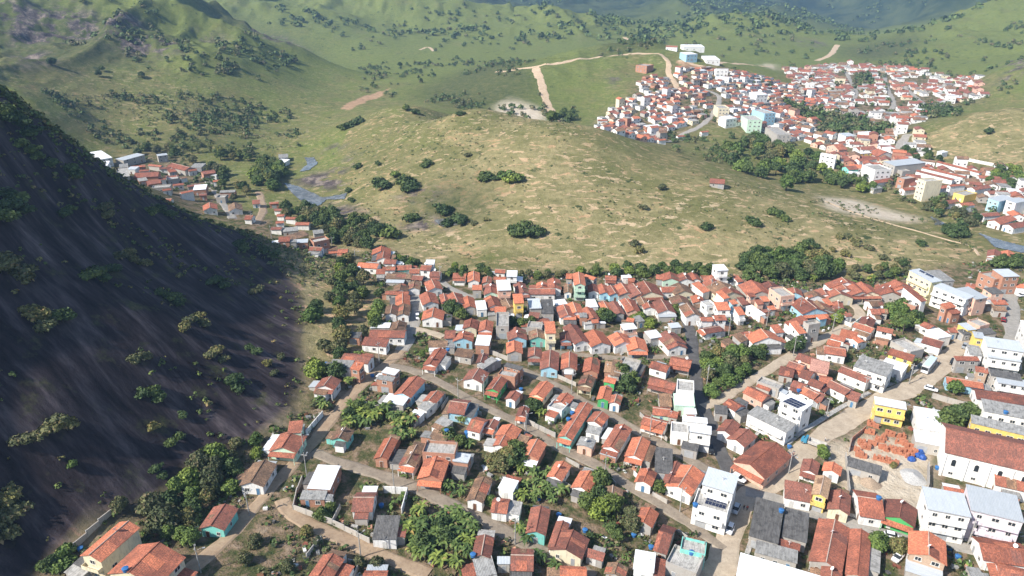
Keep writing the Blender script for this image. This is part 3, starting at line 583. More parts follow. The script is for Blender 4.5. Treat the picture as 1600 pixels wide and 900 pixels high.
# ------------------------------------------------------------------ buildings as surveyed: zone (x0,y0,scale), then
# G = gable (ridge A-B, eave corner near B); S = single pitch or flat (roof corners A,B,C); eave height, roof, wall, marks
SURVEY = """
Z 0 720 5
G 1005 468 695 735 785 798 5.4 o c
S 640 740 780 805 720 875 2.6 k n
G 1245 635 1005 868 890 832 5.2 r c
Z 0 600 2.963
G 1225 350 1160 455 1215 490 2.9 b w
Z 320 720 5
G 160 335 45 505 155 545 3.0 d t
S 885 28 1060 38 960 225 3.6 w k
S 765 228 960 231 955 305 2.6 g k
G 1160 285 1325 285 1300 400 2.9 d w
S 1345 425 1530 425 1500 615 3.0 k w
G 1005 722 890 895 1020 885 3.0 r b
G 1235 885 1425 885 1430 930 2.9 r w
Z 640 720 5
G 220 -60 155 115 245 197 3.4 o k
G 580 125 505 298 577 327 2.9 b w
S 735 125 855 155 800 240 3.2 w w
G 645 315 775 330 745 415 2.9 r w
G 1025 350 985 550 1065 590 3.4 d t
G 1200 465 1130 670 1175 690 2.9 d w
G 1280 535 1215 690 1360 740 3.0 d c
G 590 572 560 735 640 745 2.9 d n
S 490 770 640 740 600 900 2.7 g n
G 790 735 970 740 960 865 3.0 d n
S 695 745 775 745 770 790 2.9 s n
G 1175 845 1385 855 1390 900 2.9 o k
S 1390 680 1530 720 1520 785 2.5 d n
G 1410 75 1335 205 1415 248 3.0 o w
G 1205 0 1130 120 1190 165 2.9 o w
Z 960 720 5
G -10 190 -20 270 60 310 2.8 b w
G 270 55 225 160 300 185 2.9 o w
G 490 0 420 170 455 200 2.9 d n
G 610 32 500 200 590 300 3.2 o w
S 490 165 575 180 555 240 2.8 w w
S 735 45 975 115 925 255 9.2 s w
S 655 230 915 305 862 425 6.2 c w
G 280 362 225 475 290 540 3.0 o n
G 345 545 455 580 385 728 3.0 d n
S 165 690 325 720 300 875 3.6 w w
S 470 670 700 760 635 900 3.6 c n
S 530 605 720 650 690 745 4.2 c t
G 30 790 0 880 90 900 2.8 b n
S 1110 280 1330 340 1235 640 3.6 k n
S 1335 360 1525 410 1455 630 3.3 k n
S 1255 595 1455 650 1440 690 2.9 r n
S 1110 615 1435 700 1415 800 3.1 g n
S 985 715 1700 925 1605 1170 4.6 w w
S 1330 145 1540 185 1510 325 3.0 d w
Z 1060 600 2.963
G 675 422 655 510 692 528 5.2 e y
G 620 345 605 400 645 418 2.9 d w
G 720 360 710 400 750 432 2.9 o w
S 790 335 945 380 935 425 3.0 k n
Z 1280 720 5
G 170 225 155 375 240 415 3.0 d c
G 300 275 495 305 470 458 3.0 r w
G 650 300 625 440 480 440 3.2 d g
S 800 195 1130 255 1085 420 9.0 s w
S 1145 180 1545 270 1540 465 9.3 s v
G 855 548 858 732 1000 815 4.6 o e
G 125 455 55 790 185 850 3.2 r n
G 330 530 297 890 385 900 3.2 r n
G 1250 640 1640 700 1640 835 3.2 r w
G 1390 820 1640 880 1640 960 3.0 r w
G 1370 100 1640 160 1640 250 3.6 r w
G 105 825 95 900 180 900 2.9 r n
S 970 195 1130 225 1125 255 2.8 r n
S 1165 860 1320 880 1310 930 2.8 g n
Z 1280 540 5
G 1900 845 990 640 967 832 8.0 d w C
S 430 395 675 440 660 495 6.8 w y
S 735 470 945 505 890 665 4.2 w w
S 735 655 970 700 940 785 3.6 w n
S 1185 535 1640 640 1640 710 7.0 g y
S 1265 410 1640 480 1640 580 6.8 g w
G 1215 345 1640 400 1640 470 3.4 d w
G 990 245 1280 292 1272 338 3.0 o b
S 1050 80 1235 85 1235 118 5.2 r n
G 175 160 405 250 365 290 3.6 d w
G 90 270 245 345 205 390 3.0 d w
S 250 350 330 375 260 430 2.8 d n
S -60 100 85 130 0 210 3.6 p p
S 330 70 590 150 460 225 6.4 g w
G 40 0 210 25 170 80 3.2 r w
G 0 240 105 258 60 300 3.0 r w
S -40 345 55 380 0 440 2.8 d n
Z 1360 470 6.667
S 1175 365 1550 420 1545 525 9.0 s w
S 1200 515 1545 565 1540 630 6.4 s w
S 1060 315 1170 330 1165 390 7.0 s y
S 1000 450 1135 470 1120 570 4.8 g w
S 1090 675 1225 700 1215 755 5.0 r e
S 1235 705 1560 760 1555 830 5.4 k n
S 1300 775 1640 830 1640 900 5.0 s w
G 205 500 465 575 435 632 5.0 r y
S 165 590 400 665 330 740 4.0 w w
G 560 220 660 265 610 300 3.2 r w
S 570 305 710 280 885 360 4.0 w w
S 800 280 880 280 930 330 3.2 r n
S 900 300 980 290 1030 345 3.2 k n
S 910 235 1000 225 1095 300 4.0 s y
S 1010 215 1110 190 1240 250 4.0 c p
S 1090 295 1240 280 1400 330 3.2 k n
G 560 362 765 420 680 480 3.4 d w
S 210 430 350 400 625 500 3.4 c n
S 1560 200 1760 230 1740 520 6.5 w w
Z 320 540 5
G 990 235 930 310 1015 342 3.0 d w
S 660 590 770 582 740 680 4.6 r m
G 690 660 600 795 525 782 2.9 r m
G 1100 635 1045 720 1115 757 2.8 b t
G 1455 713 1372 868 1430 897 3.0 o k
G 1085 60 1300 95 1250 140 3.2 d w
S 1000 105 1170 115 1130 185 3.0 g w
S 1175 120 1250 135 1195 195 5.0 o k
S 1420 165 1525 190 1500 235 5.2 w k
S 1360 225 1490 245 1460 280 5.0 g k
S 1440 370 1600 400 1560 470 3.0 w n
Z 530 600 2.963
G 360 280 312 368 350 392 2.9 b w
S 405 270 550 280 530 335 5.0 c k
S 540 315 612 325 600 365 4.4 s k
G 1320 185 1255 290 1290 325 3.2 r w
G 1400 243 1365 330 1412 345 2.9 o w
S 1465 290 1545 300 1480 410 3.0 k n
Z 640 540 5
G 60 235 -60 370 20 400 3.4 r b
G 215 350 150 425 205 455 3.0 r w
S 130 420 205 450 150 520 2.8 g w
S 40 495 120 520 85 565 2.5 w w
G 320 432 455 450 370 535 3.2 d b
S 250 550 345 590 290 640 2.7 g n
S 190 650 320 680 300 760 2.6 b n
G 480 575 585 600 530 680 3.0 r w
G 660 570 620 635 668 655 2.8 d w
G 800 610 745 690 828 735 3.0 o w
G 745 695 700 775 755 800 3.0 r w
S 870 690 940 710 890 780 2.9 b k
G 1000 725 930 850 1010 890 3.2 o k
G 1385 440 1215 705 1270 745 3.2 r t
G 1505 512 1440 590 1510 622 3.0 r w
S 1400 615 1510 640 1440 690 2.7 g w
G 1400 712 1365 780 1425 815 2.9 g p
G 245 15 155 140 218 157 3.0 r w
S 375 15 510 35 490 100 2.7 b n
G 580 55 555 125 592 150 2.9 d w
S 640 85 690 110 660 230 2.9 g n
G 545 172 490 255 578 290 3.2 d w
S 760 130 890 165 860 195 5.0 k k
S 720 190 850 215 810 255 4.0 c k
G 715 238 645 335 702 362 3.2 r g
G 830 350 785 410 830 437 2.9 d w
G 1075 275 990 380 1060 402 3.0 o c
G 900 470 870 540 902 550 2.9 d w
G 1235 368 1180 440 1245 462 3.0 r w
S 1130 430 1240 465 1180 520 2.9 c w
G 980 5 975 72 1030 78 3.4 d n
G 1100 30 1090 165 1165 170 3.2 d b
G 1250 45 1245 165 1310 165 3.0 r n
G 1430 88 1415 190 1480 205 3.2 r k
G 1400 225 1370 300 1432 318 3.0 b c
S 1530 120 1620 130 1600 215 3.2 e k
G 1540 310 1510 410 1565 418 3.0 o g
S 1530 240 1620 260 1600 300 3.2 o g
Z 530 300 2.963
G 810 685 812 735 850 738 3.2 o n
G 1370 668 1385 720 1425 715 3.0 o n
G 1520 645 1570 710 1600 705 3.0 d w
Z 960 540 5
S 65 100 210 130 205 260 3.0 c n
S -10 105 65 115 30 240 3.0 b n
G 290 125 430 165 385 205 3.0 r w
G 440 90 605 120 600 180 3.0 r n
G 275 250 485 300 480 355 2.9 d n
S 490 270 620 285 620 370 6.0 c w
S 460 372 620 380 610 475 4.0 m m
S 345 370 440 375 430 480 2.8 b n
G 300 485 440 500 432 555 2.9 r m
S 438 505 490 515 485 570 2.9 r n
G 225 555 412 605 385 662 3.0 r w
G 20 378 0 440 45 470 3.0 r w
S 530 545 725 565 735 610 3.6 w w
S 590 605 760 630 765 695 6.6 w w
S 445 600 575 615 550 690 4.2 c w
S 535 740 665 770 655 830 3.0 k n
S 540 480 635 485 640 535 3.0 w w
G 890 415 990 475 940 515 3.2 r w
S 780 460 880 470 900 540 3.0 k n
S 970 400 1050 440 1005 465 3.6 k w
G 1040 320 1195 395 1140 435 3.4 r p
S 1375 365 1555 450 1440 500 8.0 w w
S 1115 465 1425 612 1315 668 4.6 g w
G 930 577 860 665 930 697 3.2 d w
G 1050 650 950 735 1030 790 3.2 d w
G 1440 60 1595 115 1545 150 3.2 d p
G 1365 120 1490 160 1440 195 3.2 d w
G 1295 165 1410 190 1345 240 3.0 d n
G 1470 185 1555 215 1485 262 3.0 d w
S 1150 250 1320 310 1270 345 3.0 c n
G 1395 275 1500 310 1440 340 3.0 d w
G 1480 320 1600 380 1540 415 3.0 r w
G 1530 260 1640 300 1600 340 3.0 d w
Z 1060 600 2.963
G 455 272 330 372 268 345 3.4 r p
Z 480 370 5
G 580 70 575 110 655 95 3.2 o w
G 600 112 590 160 655 130 3.2 r w
G 400 200 560 212 520 248 3.0 o w
S 360 235 410 228 395 250 2.6 w w
G 605 180 700 185 695 215 2.9 d w
S 930 178 1000 178 985 215 7.0 w w
G 700 228 815 222 800 258 3.0 r t
G 590 238 690 238 685 262 3.0 r w
S 540 252 612 250 600 290 2.8 r w
G 800 255 880 255 880 285 3.0 r w
G 890 220 975 225 960 265 5.2 r w
G 960 268 1045 270 1035 312 3.2 d w
G 620 292 820 297 812 330 2.9 b n
G 825 302 910 310 880 340 2.9 d n
G 735 360 725 410 790 400 3.0 b w
G 840 340 830 395 885 395 3.0 b w
G 970 330 1000 395 1060 405 3.2 r w
G 935 425 965 505 1025 500 3.2 r w
G 615 425 795 430 790 450 2.9 r n
G 745 440 745 520 805 520 3.0 o w
G 665 525 650 595 705 600 3.0 b w
G 760 520 745 600 800 605 3.0 b w
G 1065 440 1080 500 1115 505 3.0 r w
G 1140 430 1180 510 1245 515 3.2 r w
G 1250 460 1270 540 1320 540 3.2 o n
G 990 550 975 620 1065 642 3.2 o w
S 1310 500 1390 495 1430 565 3.4 w w
G 1430 455 1465 530 1515 530 3.0 r w
S 1465 545 1555 545 1560 590 4.2 o n
S 1290 375 1365 375 1370 415 4.0 o n
G 1300 265 1300 335 1350 345 3.2 o w
G 1140 285 1245 288 1240 325 3.0 r w
G 1410 305 1400 350 1440 355 3.0 r n
G 1430 360 1440 430 1500 440 3.2 d m
G 1285 635 1270 700 1330 720 3.2 r c
G 1400 645 1390 720 1450 730 3.2 r w
G 1075 735 1160 735 1155 795 3.0 d n
G 1225 730 1215 790 1300 800 3.0 r b
S 1330 765 1440 770 1430 850 4.0 w k
S 950 810 1100 810 1040 865 2.6 b n
S 1480 600 1575 600 1570 710 4.8 c n
G 490 730 770 735 750 790 3.0 d w
S 450 780 645 795 600 860 2.9 d w
S 320 740 430 745 410 790 3.0 k k
S 560 670 655 670 640 710 2.8 w n
G 720 650 700 715 775 700 2.9 b n
Z 760 400 6.667
S 100 250 240 245 308 352 6.2 w p
S 215 148 325 150 315 215 5.0 w w
G 90 140 200 145 190 180 3.0 r w
G 75 215 205 220 200 250 3.2 r p
G 340 270 390 375 450 385 3.2 d w
G 580 260 580 320 640 325 3.2 o w
G 700 222 715 325 785 345 3.6 r w
G 440 340 715 340 722 400 3.2 d w
G 850 290 850 370 895 375 3.0 b w
G 960 162 975 285 1035 298 7.6 o m
G 1030 190 1140 225 1150 245 6.0 o n
G 835 185 895 188 895 240 4.0 o n
G 1110 285 1120 360 1180 378 3.2 d w
G 1200 285 1240 375 1295 385 3.2 r b
G 1290 300 1345 385 1400 390 3.2 r b
G 1400 275 1470 375 1540 375 3.2 r n
G 1520 280 1580 360 1620 380 3.0 d n
G 1235 210 1355 215 1350 255 3.2 r w
S 1400 200 1500 195 1505 225 3.2 w w
G 1485 230 1540 235 1550 270 3.2 r p
S 270 395 375 390 420 488 7.0 o y
G 200 440 250 530 320 540 2.8 b n
S 425 445 550 440 605 540 4.6 s n
S 565 450 690 450 790 600 4.0 k n
S 690 460 810 445 860 495 3.0 w w
G 800 500 850 612 925 622 3.2 r w
G 900 475 940 580 1010 580 3.2 o w
S 800 622 935 625 940 655 2.8 o w
G 1045 525 1120 640 1165 630 3.2 r n
S 1090 660 1160 655 1165 690 2.8 r n
S 970 590 1040 590 1060 640 4.0 g k
S 1030 450 1130 445 1190 530 3.4 w w
G 1215 465 1270 560 1315 565 3.2 o n
G 1320 465 1395 590 1450 610 3.2 d n
G 1445 435 1540 560 1590 565 3.2 r w
S 450 580 560 590 550 650 2.8 d k
S 555 655 660 660 650 690 2.8 r n
G 525 755 535 840 625 865 3.2 b t
S 600 680 710 678 765 805 7.0 o c
G 820 780 830 870 890 880 3.2 d b
G 870 702 1000 880 1060 870 3.4 d w
G 1110 762 1200 900 1285 895 3.2 o w
S 1390 710 1530 695 1570 755 4.8 w p
G 1360 790 1440 890 1520 890 3.2 o w
S 1470 640 1540 650 1520 690 3.0 o n
S 1535 625 1600 625 1620 680 3.0 g n
G 310 735 325 840 425 850 3.2 d b
S 440 690 590 700 590 760 3.0 c n
Z 980 400 6.667
G 60 285 145 390 220 385 3.0 d n
G 170 255 250 370 355 375 3.4 r c
G 300 200 410 210 400 250 3.2 r n
G 440 160 460 230 540 240 3.4 r m
G 580 170 620 235 690 245 3.2 d w
G 670 165 720 235 755 225 3.2 r w
G 350 320 520 318 550 378 3.2 r w
G 530 275 600 360 680 370 3.2 b c
S 670 285 745 262 868 362 4.0 o w
G 860 240 970 350 1015 345 3.2 r n
G 950 255 1100 375 1160 362 3.4 b c
S 920 372 985 355 1072 432 4.6 o w
S 885 90 1005 85 1090 145 8.8 w w
G 765 205 870 205 880 235 3.2 r n
G 880 195 900 245 975 245 3.2 r n
S 1105 205 1140 200 1220 265 3.2 r w
G 1290 248 1400 365 1470 350 3.6 r n
G 1470 262 1510 315 1585 310 3.2 d n
S 1215 300 1260 290 1345 375 3.0 r w
S 1245 385 1310 378 1345 420 5.0 r p
S 1325 455 1390 450 1445 500 4.2 r p
S 1385 420 1440 415 1510 470 4.0 o n
S 1460 520 1520 515 1535 560 3.2 o n
G 530 400 575 475 640 460 3.2 b w
G 720 400 750 470 800 465 3.2 o n
G 620 490 700 600 755 590 4.2 b w
S 765 485 860 470 905 520 5.4 c w
S 900 480 1040 475 1115 560 5.2 o w
S 1055 460 1120 450 1165 495 5.0 o b
S 1115 530 1170 525 1240 610 4.6 o w
S 1150 430 1200 425 1300 500 3.4 d n
S 1240 522 1290 510 1480 600 3.0 w w
G 760 640 890 640 900 680 5.0 r w
G 900 625 1020 620 1050 668 5.0 r w
G 790 760 965 730 1010 780 3.0 d w
G 350 445 420 560 490 555 3.2 d w
G 140 420 180 495 215 480 3.0 b n
G 215 480 240 530 290 525 3.0 r w
G 10 440 70 560 120 540 3.2 r p
S 420 700 530 690 580 740 3.0 s n
S 60 625 130 615 175 680 2.9 g n
S 175 785 300 765 375 840 4.0 w n
G 400 775 520 890 590 885 3.2 d w
S 1215 790 1290 780 1350 840 3.2 r n
S 1090 820 1170 790 1290 860 3.0 b n
S 970 885 1060 850 1150 910 2.8 b k
Z 1180 400 6.667
S 145 345 285 330 400 420 6.4 c p
G 400 322 420 380 490 385 4.4 r b
S 480 345 520 350 605 405 3.4 k b
G 600 355 650 410 715 410 3.2 b w
G 700 330 740 395 815 390 3.2 r w
G 830 340 890 390 970 390 3.2 r c
G 880 265 950 340 1010 340 3.4 r w
G 900 220 960 270 1020 250 3.4 r w
G 1000 270 1120 370 1190 380 3.2 r n
G 1100 265 1220 370 1270 365 3.2 r c
G 1290 290 1340 360 1380 375 3.2 r y
G 1370 290 1430 375 1510 375 3.2 r n
S 990 382 1120 385 1115 415 2.9 d n
G 1460 250 1560 330 1600 300 3.2 r w
G 490 425 640 545 700 535 3.4 r b
G 640 460 730 545 790 530 3.0 b n
S 700 445 750 440 830 510 3.2 o n
G 860 465 870 520 920 525 3.0 r n
S 800 525 880 520 930 590 3.0 d n
S 870 570 930 565 940 600 3.0 o w
S 920 595 985 590 1010 630 2.8 d w
S 350 680 430 670 550 800 5.0 o w
S 300 690 480 615 570 680 4.6 r w
S 500 700 620 680 665 720 7.0 c n
S 630 620 715 605 750 650 3.4 o b
G 1180 470 1320 460 1355 520 3.4 b w
G 1195 555 1295 560 1290 610 3.2 r w
G 1295 552 1380 560 1380 600 3.2 r n
G 1190 625 1150 705 1230 735 3.2 d m
G 1040 695 1240 760 1215 805 3.2 r w
G 1270 735 1440 770 1430 810 4.6 r w
S 900 755 1075 795 1000 862 3.6 o w
S 800 810 950 850 910 890 3.4 r w
S 1000 850 1060 830 1130 890 3.4 o w
S 760 865 900 900 860 950 3.4 o w
G 60 755 140 845 235 835 3.4 o w
S 150 718 240 708 345 790 3.4 r w
Z 1360 380 6.667
S 400 280 510 262 780 385 10.0 s l
S 570 285 720 275 950 385 9.4 g n
S 655 445 740 410 1075 555 8.0 s w
S 890 470 1020 450 1250 560 7.6 s p
S 335 452 395 440 668 582 7.0 r w
G 250 380 340 430 370 415 3.4 r w
S 340 630 410 600 530 650 4.4 c k
S 725 630 830 610 920 660 6.2 o k
S 800 695 900 682 1000 720 4.6 r k
S 1125 320 1270 300 1420 375 6.0 c k
S 1270 270 1440 265 1510 345 8.6 s k
S 1170 465 1300 455 1390 520 5.0 k p
S 1000 410 1100 430 1170 490 3.4 r n
G 1300 60 1290 120 1360 135 3.2 d w
G 1440 70 1440 130 1510 160 3.2 o w
S 1500 420 1640 430 1640 470 3.6 o w
S 1250 590 1400 590 1405 640 3.2 r n
S 1260 650 1400 660 1400 710 3.0 b n
Z 120 210 5
S 95 140 190 125 250 185 6.0 w w
S 300 190 470 145 525 160 5.0 s n
S 620 155 700 145 725 158 5.0 s n
G 400 225 530 215 520 250 3.2 r k
G 740 215 880 250 860 290 3.4 r n
G 450 290 640 280 680 330 4.0 d k
S 540 365 650 350 665 380 3.0 d k
S 700 270 760 260 770 290 3.0 r n
G 970 270 1070 255 1080 300 4.2 d k
S 920 225 1010 225 1000 260 3.2 g n
S 1040 305 1105 305 1100 320 3.0 w w
S 920 395 1020 388 1055 425 4.2 w k
G 800 430 900 410 940 440 5.0 r w
G 855 375 960 360 1000 385 3.0 d n
G 665 420 735 412 740 440 3.0 r w
G 1120 440 1240 435 1265 450 3.6 g k
G 1035 530 1040 570 1100 575 3.2 r w
G 1230 530 1240 575 1300 590 3.0 b w
G 680 505 745 505 740 525 3.0 r w
S 420 250 490 250 480 275 3.6 s w
S 600 405 740 395 760 415 3.0 c n
S 190 210 260 205 290 240 4.0 w w
S 310 270 400 260 440 330 3.2 c n
G 1500 515 1575 510 1580 540 3.2 r k
G 1540 560 1600 560 1610 600 3.0 d w
G 1560 602 1620 602 1620 640 3.0 r w
G 1515 705 1600 705 1600 745 3.0 d w
G 560 205 660 215 650 250 3.4 r n
G 640 240 730 235 735 262 3.2 d w
S 330 232 400 225 410 255 3.4 g w
G 480 255 560 250 570 280 3.2 d w
G 690 300 790 295 800 325 3.2 r w
S 700 335 780 325 790 352 3.2 c n
G 800 310 850 300 860 330 3.4 b w
G 745 375 830 365 840 390 3.2 r w
G 1060 340 1130 335 1140 360 3.2 r w
S 470 345 540 335 550 360 3.2 g k
G 860 250 930 240 935 270 3.4 r w
G 950 445 1010 440 1020 470 3.2 d k
G 610 325 690 318 700 345 3.2 d w
S 1110 480 1180 478 1190 500 3.2 c n
G 1370 520 1430 515 1435 540 3.0 d w
G 1320 640 1380 640 1385 665 3.0 r w
Z 400 220 5
G 150 610 215 605 220 640 3.0 r w
S 440 700 520 690 530 720 3.0 g n
G 420 830 520 835 520 860 3.0 r w
G 640 850 720 850 720 875 3.0 r n
G 230 565 340 570 340 620 3.2 r w
G 310 640 420 640 430 660 3.0 r w
S 210 680 330 670 350 700 3.0 g n
S 235 740 370 700 400 740 3.2 b y
S 180 760 270 755 260 795 3.0 r k
S 250 780 410 770 410 800 3.4 s k
S 420 780 540 755 580 780 6.0 c k
G 560 830 635 825 640 850 3.0 b w
S 175 105 250 100 250 130 3.2 g n
S 195 140 265 145 240 175 3.0 w w
Z 1280 200 5
S 500 260 740 235 800 275 7.0 s n
G 930 240 1270 325 1250 345 3.4 r w
G 790 265 1160 350 1140 385 3.4 r w
G 770 305 1060 375 1040 400 3.4 d w
G 690 340 950 400 930 430 3.4 d w
G 800 215 920 230 900 265 3.6 b w
S 10 205 130 225 240 240 9.0 c w
S 345 295 470 290 535 330 9.0 c w
S 770 405 900 395 925 420 12.0 c c
S 255 190 380 180 400 195 5.0 w y
G 300 220 470 200 490 240 3.6 d w
G 210 280 290 275 320 320 3.2 d t
G 430 400 560 380 590 410 3.4 r w
S 610 390 700 375 730 395 6.4 c k
G 650 460 740 450 750 480 3.2 r w
S 400 465 470 455 485 470 3.2 g n
G 920 430 1000 420 1020 460 3.4 r w
G 1020 420 1140 410 1190 440 6.0 r w
G 1190 460 1320 440 1330 470 3.4 d w
S 1050 510 1150 490 1200 520 4.2 c y
G 1100 570 1200 560 1220 600 4.6 r w
G 990 550 1080 540 1100 580 3.4 d w
S 1320 545 1440 520 1480 560 7.0 s b
S 1460 560 1560 540 1620 570 8.0 s w
G 1270 650 1400 640 1430 680 3.4 d w
G 1370 720 1500 680 1530 720 3.4 r w
G 1480 750 1600 730 1620 770 3.4 d w
S 920 180 970 172 975 190 4.0 w w
G 1310 500 1470 500 1480 520 3.4 d w
S 600 325 660 320 680 340 4.0 c n
G 450 160 530 185 545 175 3.4 r w
S 490 150 560 145 600 175 4.0 w w
G 110 125 180 120 200 170 5.0 r p
S 150 40 230 35 290 60 6.0 s w
S 300 30 400 25 410 60 5.0 w w
G 290 130 430 120 440 160 4.0 d w
Z 900 80 5
S 785 275 870 270 880 290 7.0 w b
S 790 215 950 215 965 235 4.0 w w
S 955 260 1060 260 1100 290 4.2 w w
S 1080 285 1190 290 1240 310 4.2 w w
S 1085 215 1185 215 1195 240 7.0 r w
S 1350 325 1440 320 1470 345 6.4 w w
S 1075 435 1160 435 1170 460 8.4 c c
S 1115 515 1200 505 1220 530 7.0 w w
S 1290 505 1400 505 1440 540 10.0 c m
S 1375 460 1460 455 1480 490 8.4 c b
S 1480 600 1580 600 1620 660 8.0 c n
G 640 685 700 680 720 700 3.2 o w
G 790 645 850 640 850 660 3.2 r w
G 980 565 1040 560 1055 585 3.4 r w
G 170 490 250 490 255 520 4.0 r w
G 160 580 205 578 210 595 3.0 r w
S 505 310 590 320 600 340 6.4 c k
G 680 235 770 240 775 265 4.0 r w
S 625 560 715 565 720 590 6.0 b k
Z 1060 0 2.963
G 145 835 215 840 225 855 2.6 d n
"""
# places that can be found in the picture, for telling things apart
MARKS = [(1540, 740, 'the long white church'), (1385, 725, 'the sandy brickyard'), (1445, 577, 'the parked bus'), (1255, 700, 'the blue tipper truck'), (1120, 775, 'the solar-panelled white block'),
 (1385, 650, 'the yellow-walled hall'), (1240, 640, 'the rooftop-panel house'), (1480, 455, 'the pale yellow warehouse'), (1135, 430, 'the white tower house'),
 (1088, 590, 'the dark asphalt lane'), (1140, 590, 'the wooded bank'), (690, 845, 'the banana grove'), (935, 790, 'the leafy orchard'), (905, 445, 'the tall mint-fronted house'),
 (825, 485, 'the narrow yellow house'), (652, 497, 'the white car'), (560, 480, 'the rockside wood'), (768, 612, 'the bright green gabled house'),
 (500, 755, 'the fork of the dirt track'), (200, 850, 'the foot of the black rock'), (1408, 505, 'the palm thicket'), (1335, 480, 'the street bend'), (590, 560, 'the top of the dirt track'),
 (1470, 800, 'the grey-roofed apartment blocks'), (1205, 820, 'the black-roofed sheds'), (1290, 860, 'the big white roof'), (840, 610, 'the upper cobbled lane'), (960, 620, 'the rubble yards'),
 (600, 395, 'the gully below the river'), (760, 430, 'the bright meadow'), (1000, 440, 'the hill-foot row'), (1250, 455, 'the hill-foot woods'), (1560, 560, 'the white stepped building'),
 (1580, 470, 'the right-hand cement street'), (300, 275, 'the hamlet behind the rock'), (200, 250, 'the arched white shed'), (430, 370, 'the riverbank track'), (1460, 265, 'the school sheds'),
 (1290, 255, 'the riverside woods'), (1530, 330, 'the far riverbank'), (1420, 215, 'the far town street'), (1100, 165, 'the hillside town'), (960, 195, 'the lower hillside town'), (1190, 195, 'the town above the woods'),
 (720, 690, 'the orange-roofed pair'), (640, 700, 'the lower garden plots'), (870, 690, 'the long blue-fronted house'), (1010, 690, 'the lower cobbled lane'), (1030, 830, 'the turquoise roof terrace'),
 (880, 850, 'the maroon-roofed cluster'), (1180, 510, 'the brick ledge'), (1320, 590, 'the sandy lane'), (600, 800, 'the walled yards')]
# ------------------------------------------------------------------ building parts shared by all houses
def window_mesh():
    b = MB(); t = 0.06
    b.box(-.5, -.5 + .1, -t, .02, -.5, .5, 0); b.box(.4, .5, -t, .02, -.5, .5, 0); b.box(-.4, .4, -t, .02, .4, .5, 0)
    b.box(-.56, .56, -t - .05, .02, -.6, -.5, 0); b.box(-.03, .03, -t + .01, .02, -.5, .4, 0); b.box(-.4, .4, -.025, .015, -.5, .4, 1)
    return b.mesh('window', [M_FRAME, M_GLASS])
def door_mesh(i):
    b = MB(); b.box(-.5, .5, -.05, .02, 0, 1, 0); b.box(-.5, -.44, -.08, -.045, 0, 1, 1); b.box(.44, .5, -.08, -.045, 0, 1, 1); b.box(-.44, .44, -.08, -.045, .95, 1, 1)
    b.box(-.35, -.04, -.065, -.045, .12, .45, 0); b.box(.04, .35, -.065, -.045, .12, .45, 0); b.box(-.35, .35, -.065, -.045, .55, .88, 0)
    return b.mesh('door', [M_DOORS[i], M_FRAME])
ME_WIN = window_mesh(); ME_DOOR = [door_mesh(i) for i in range(4)]
def shutter_door():
    b = MB(); b.box(-.5, .5, -.04, .02, 0, 1, 0)
    for k in range(8): b.box(-.48, .48, -.07, -.035, .04 + k * .12, .1 + k * .12, 0)
    return b.mesh('garage_door', [M_STEEL])
ME_SHUT = shutter_door()
def dish_mesh():
    b = MB(); n = 12; vs = [(0, 0, 0)]
    for r, z in ((.25, .03), (.5, .13)):
        for k in range(n): a = 2 * math.pi * k / n; vs.append((r * math.cos(a), r * math.sin(a), z))
    fs = [(0, 1 + k, 1 + (k + 1) % n) for k in range(n)] + [(1 + k, 1 + n + k, 1 + n + (k + 1) % n, 1 + (k + 1) % n) for k in range(n)]
    rot = Matrix.Rotation(R(50), 3, 'X'); vs = [rot @ Vector(v) + Vector((0, 0, .75)) for v in vs]
    b.add(vs, fs); b.tube([(0, 0, -.2), (0, 0, .75)], .04, 6); b.tube([(0, 0, .72), (0, -.35, 1.05)], .02, 4)
    return b.mesh('satellite_dish', [M_WHITE])
ME_DISH = dish_mesh()
TILE = set('ordbep'); SLOPE = {'c': 0.0, 's': .07, 'w': .07, 'g': .10, 'k': .10, 'm': .35}
BLD = []
def solve(typ, A, B, C, h, roof):
    """world frame of a building from its surveyed roof points"""
    sl = (.40 if roof in TILE else .22) if typ == 'G' else (.26 if roof in TILE else SLOPE[roof])
    c0 = at_z((A[0] + B[0] + C[0]) / 3, (A[1] + B[1] + C[1]) / 3, 3.0 + h); g = gz(c0[0], c0[1]); dep = 5.0; hw = 3.0
    for _ in range(6):
        rise = hw * sl if typ == 'G' else dep * sl
        a = at_z(*A, g + h + rise)[:2]; b = at_z(*B, g + h + rise)[:2]; c = at_z(*C, g + h)[:2]
        d = b - a; L = np.linalg.norm(d); d = d / L; n = np.array((-d[1], d[0])); s = float((c - b) @ n)
        if typ == 'G':
            hw = min(max(abs(s), 1.7), 8.0); ctr = (a + b) / 2
        else:
            dep = min(max(abs(s), 2.2), 30.0); n = n * (1 if s > 0 else -1); ctr = (a + b) / 2 + n * dep / 2
        g = gz(*ctr)
    L = min(max(L, 3.0), 60.0)
    return ctr, d, n, L, hw, dep, g, sl, (1 if s > 0 else -1)
for line in SURVEY.strip().split('\n'):
    q = line.split()
    if q[0] == 'Z': zx, zy, zs = float(q[1]), float(q[2]), float(q[3]); continue
    v = [float(t) for t in q[1:7]]; P3 = [(zx + v[i] / zs, zy + v[i + 1] / zs) for i in (0, 2, 4)]
    h, roof, wall = float(q[7]), q[8], q[9]; mark = q[10] if len(q) > 10 else ''
    ctr, d, n, L, hw, dep, g, sl, sg = solve(q[0], *P3, h, roof)
    ppx = (sum(p[0] for p in P3) / 3, sum(p[1] for p in P3) / 3)
    W = 2 * hw if q[0] == 'G' else dep
    BLD.append(dict(t=q[0], c=ctr, d=d, n=n, L=L, W=W, g=g, h=h, sl=sl, roof=roof, wall=wall, mark=mark, px=ppx))
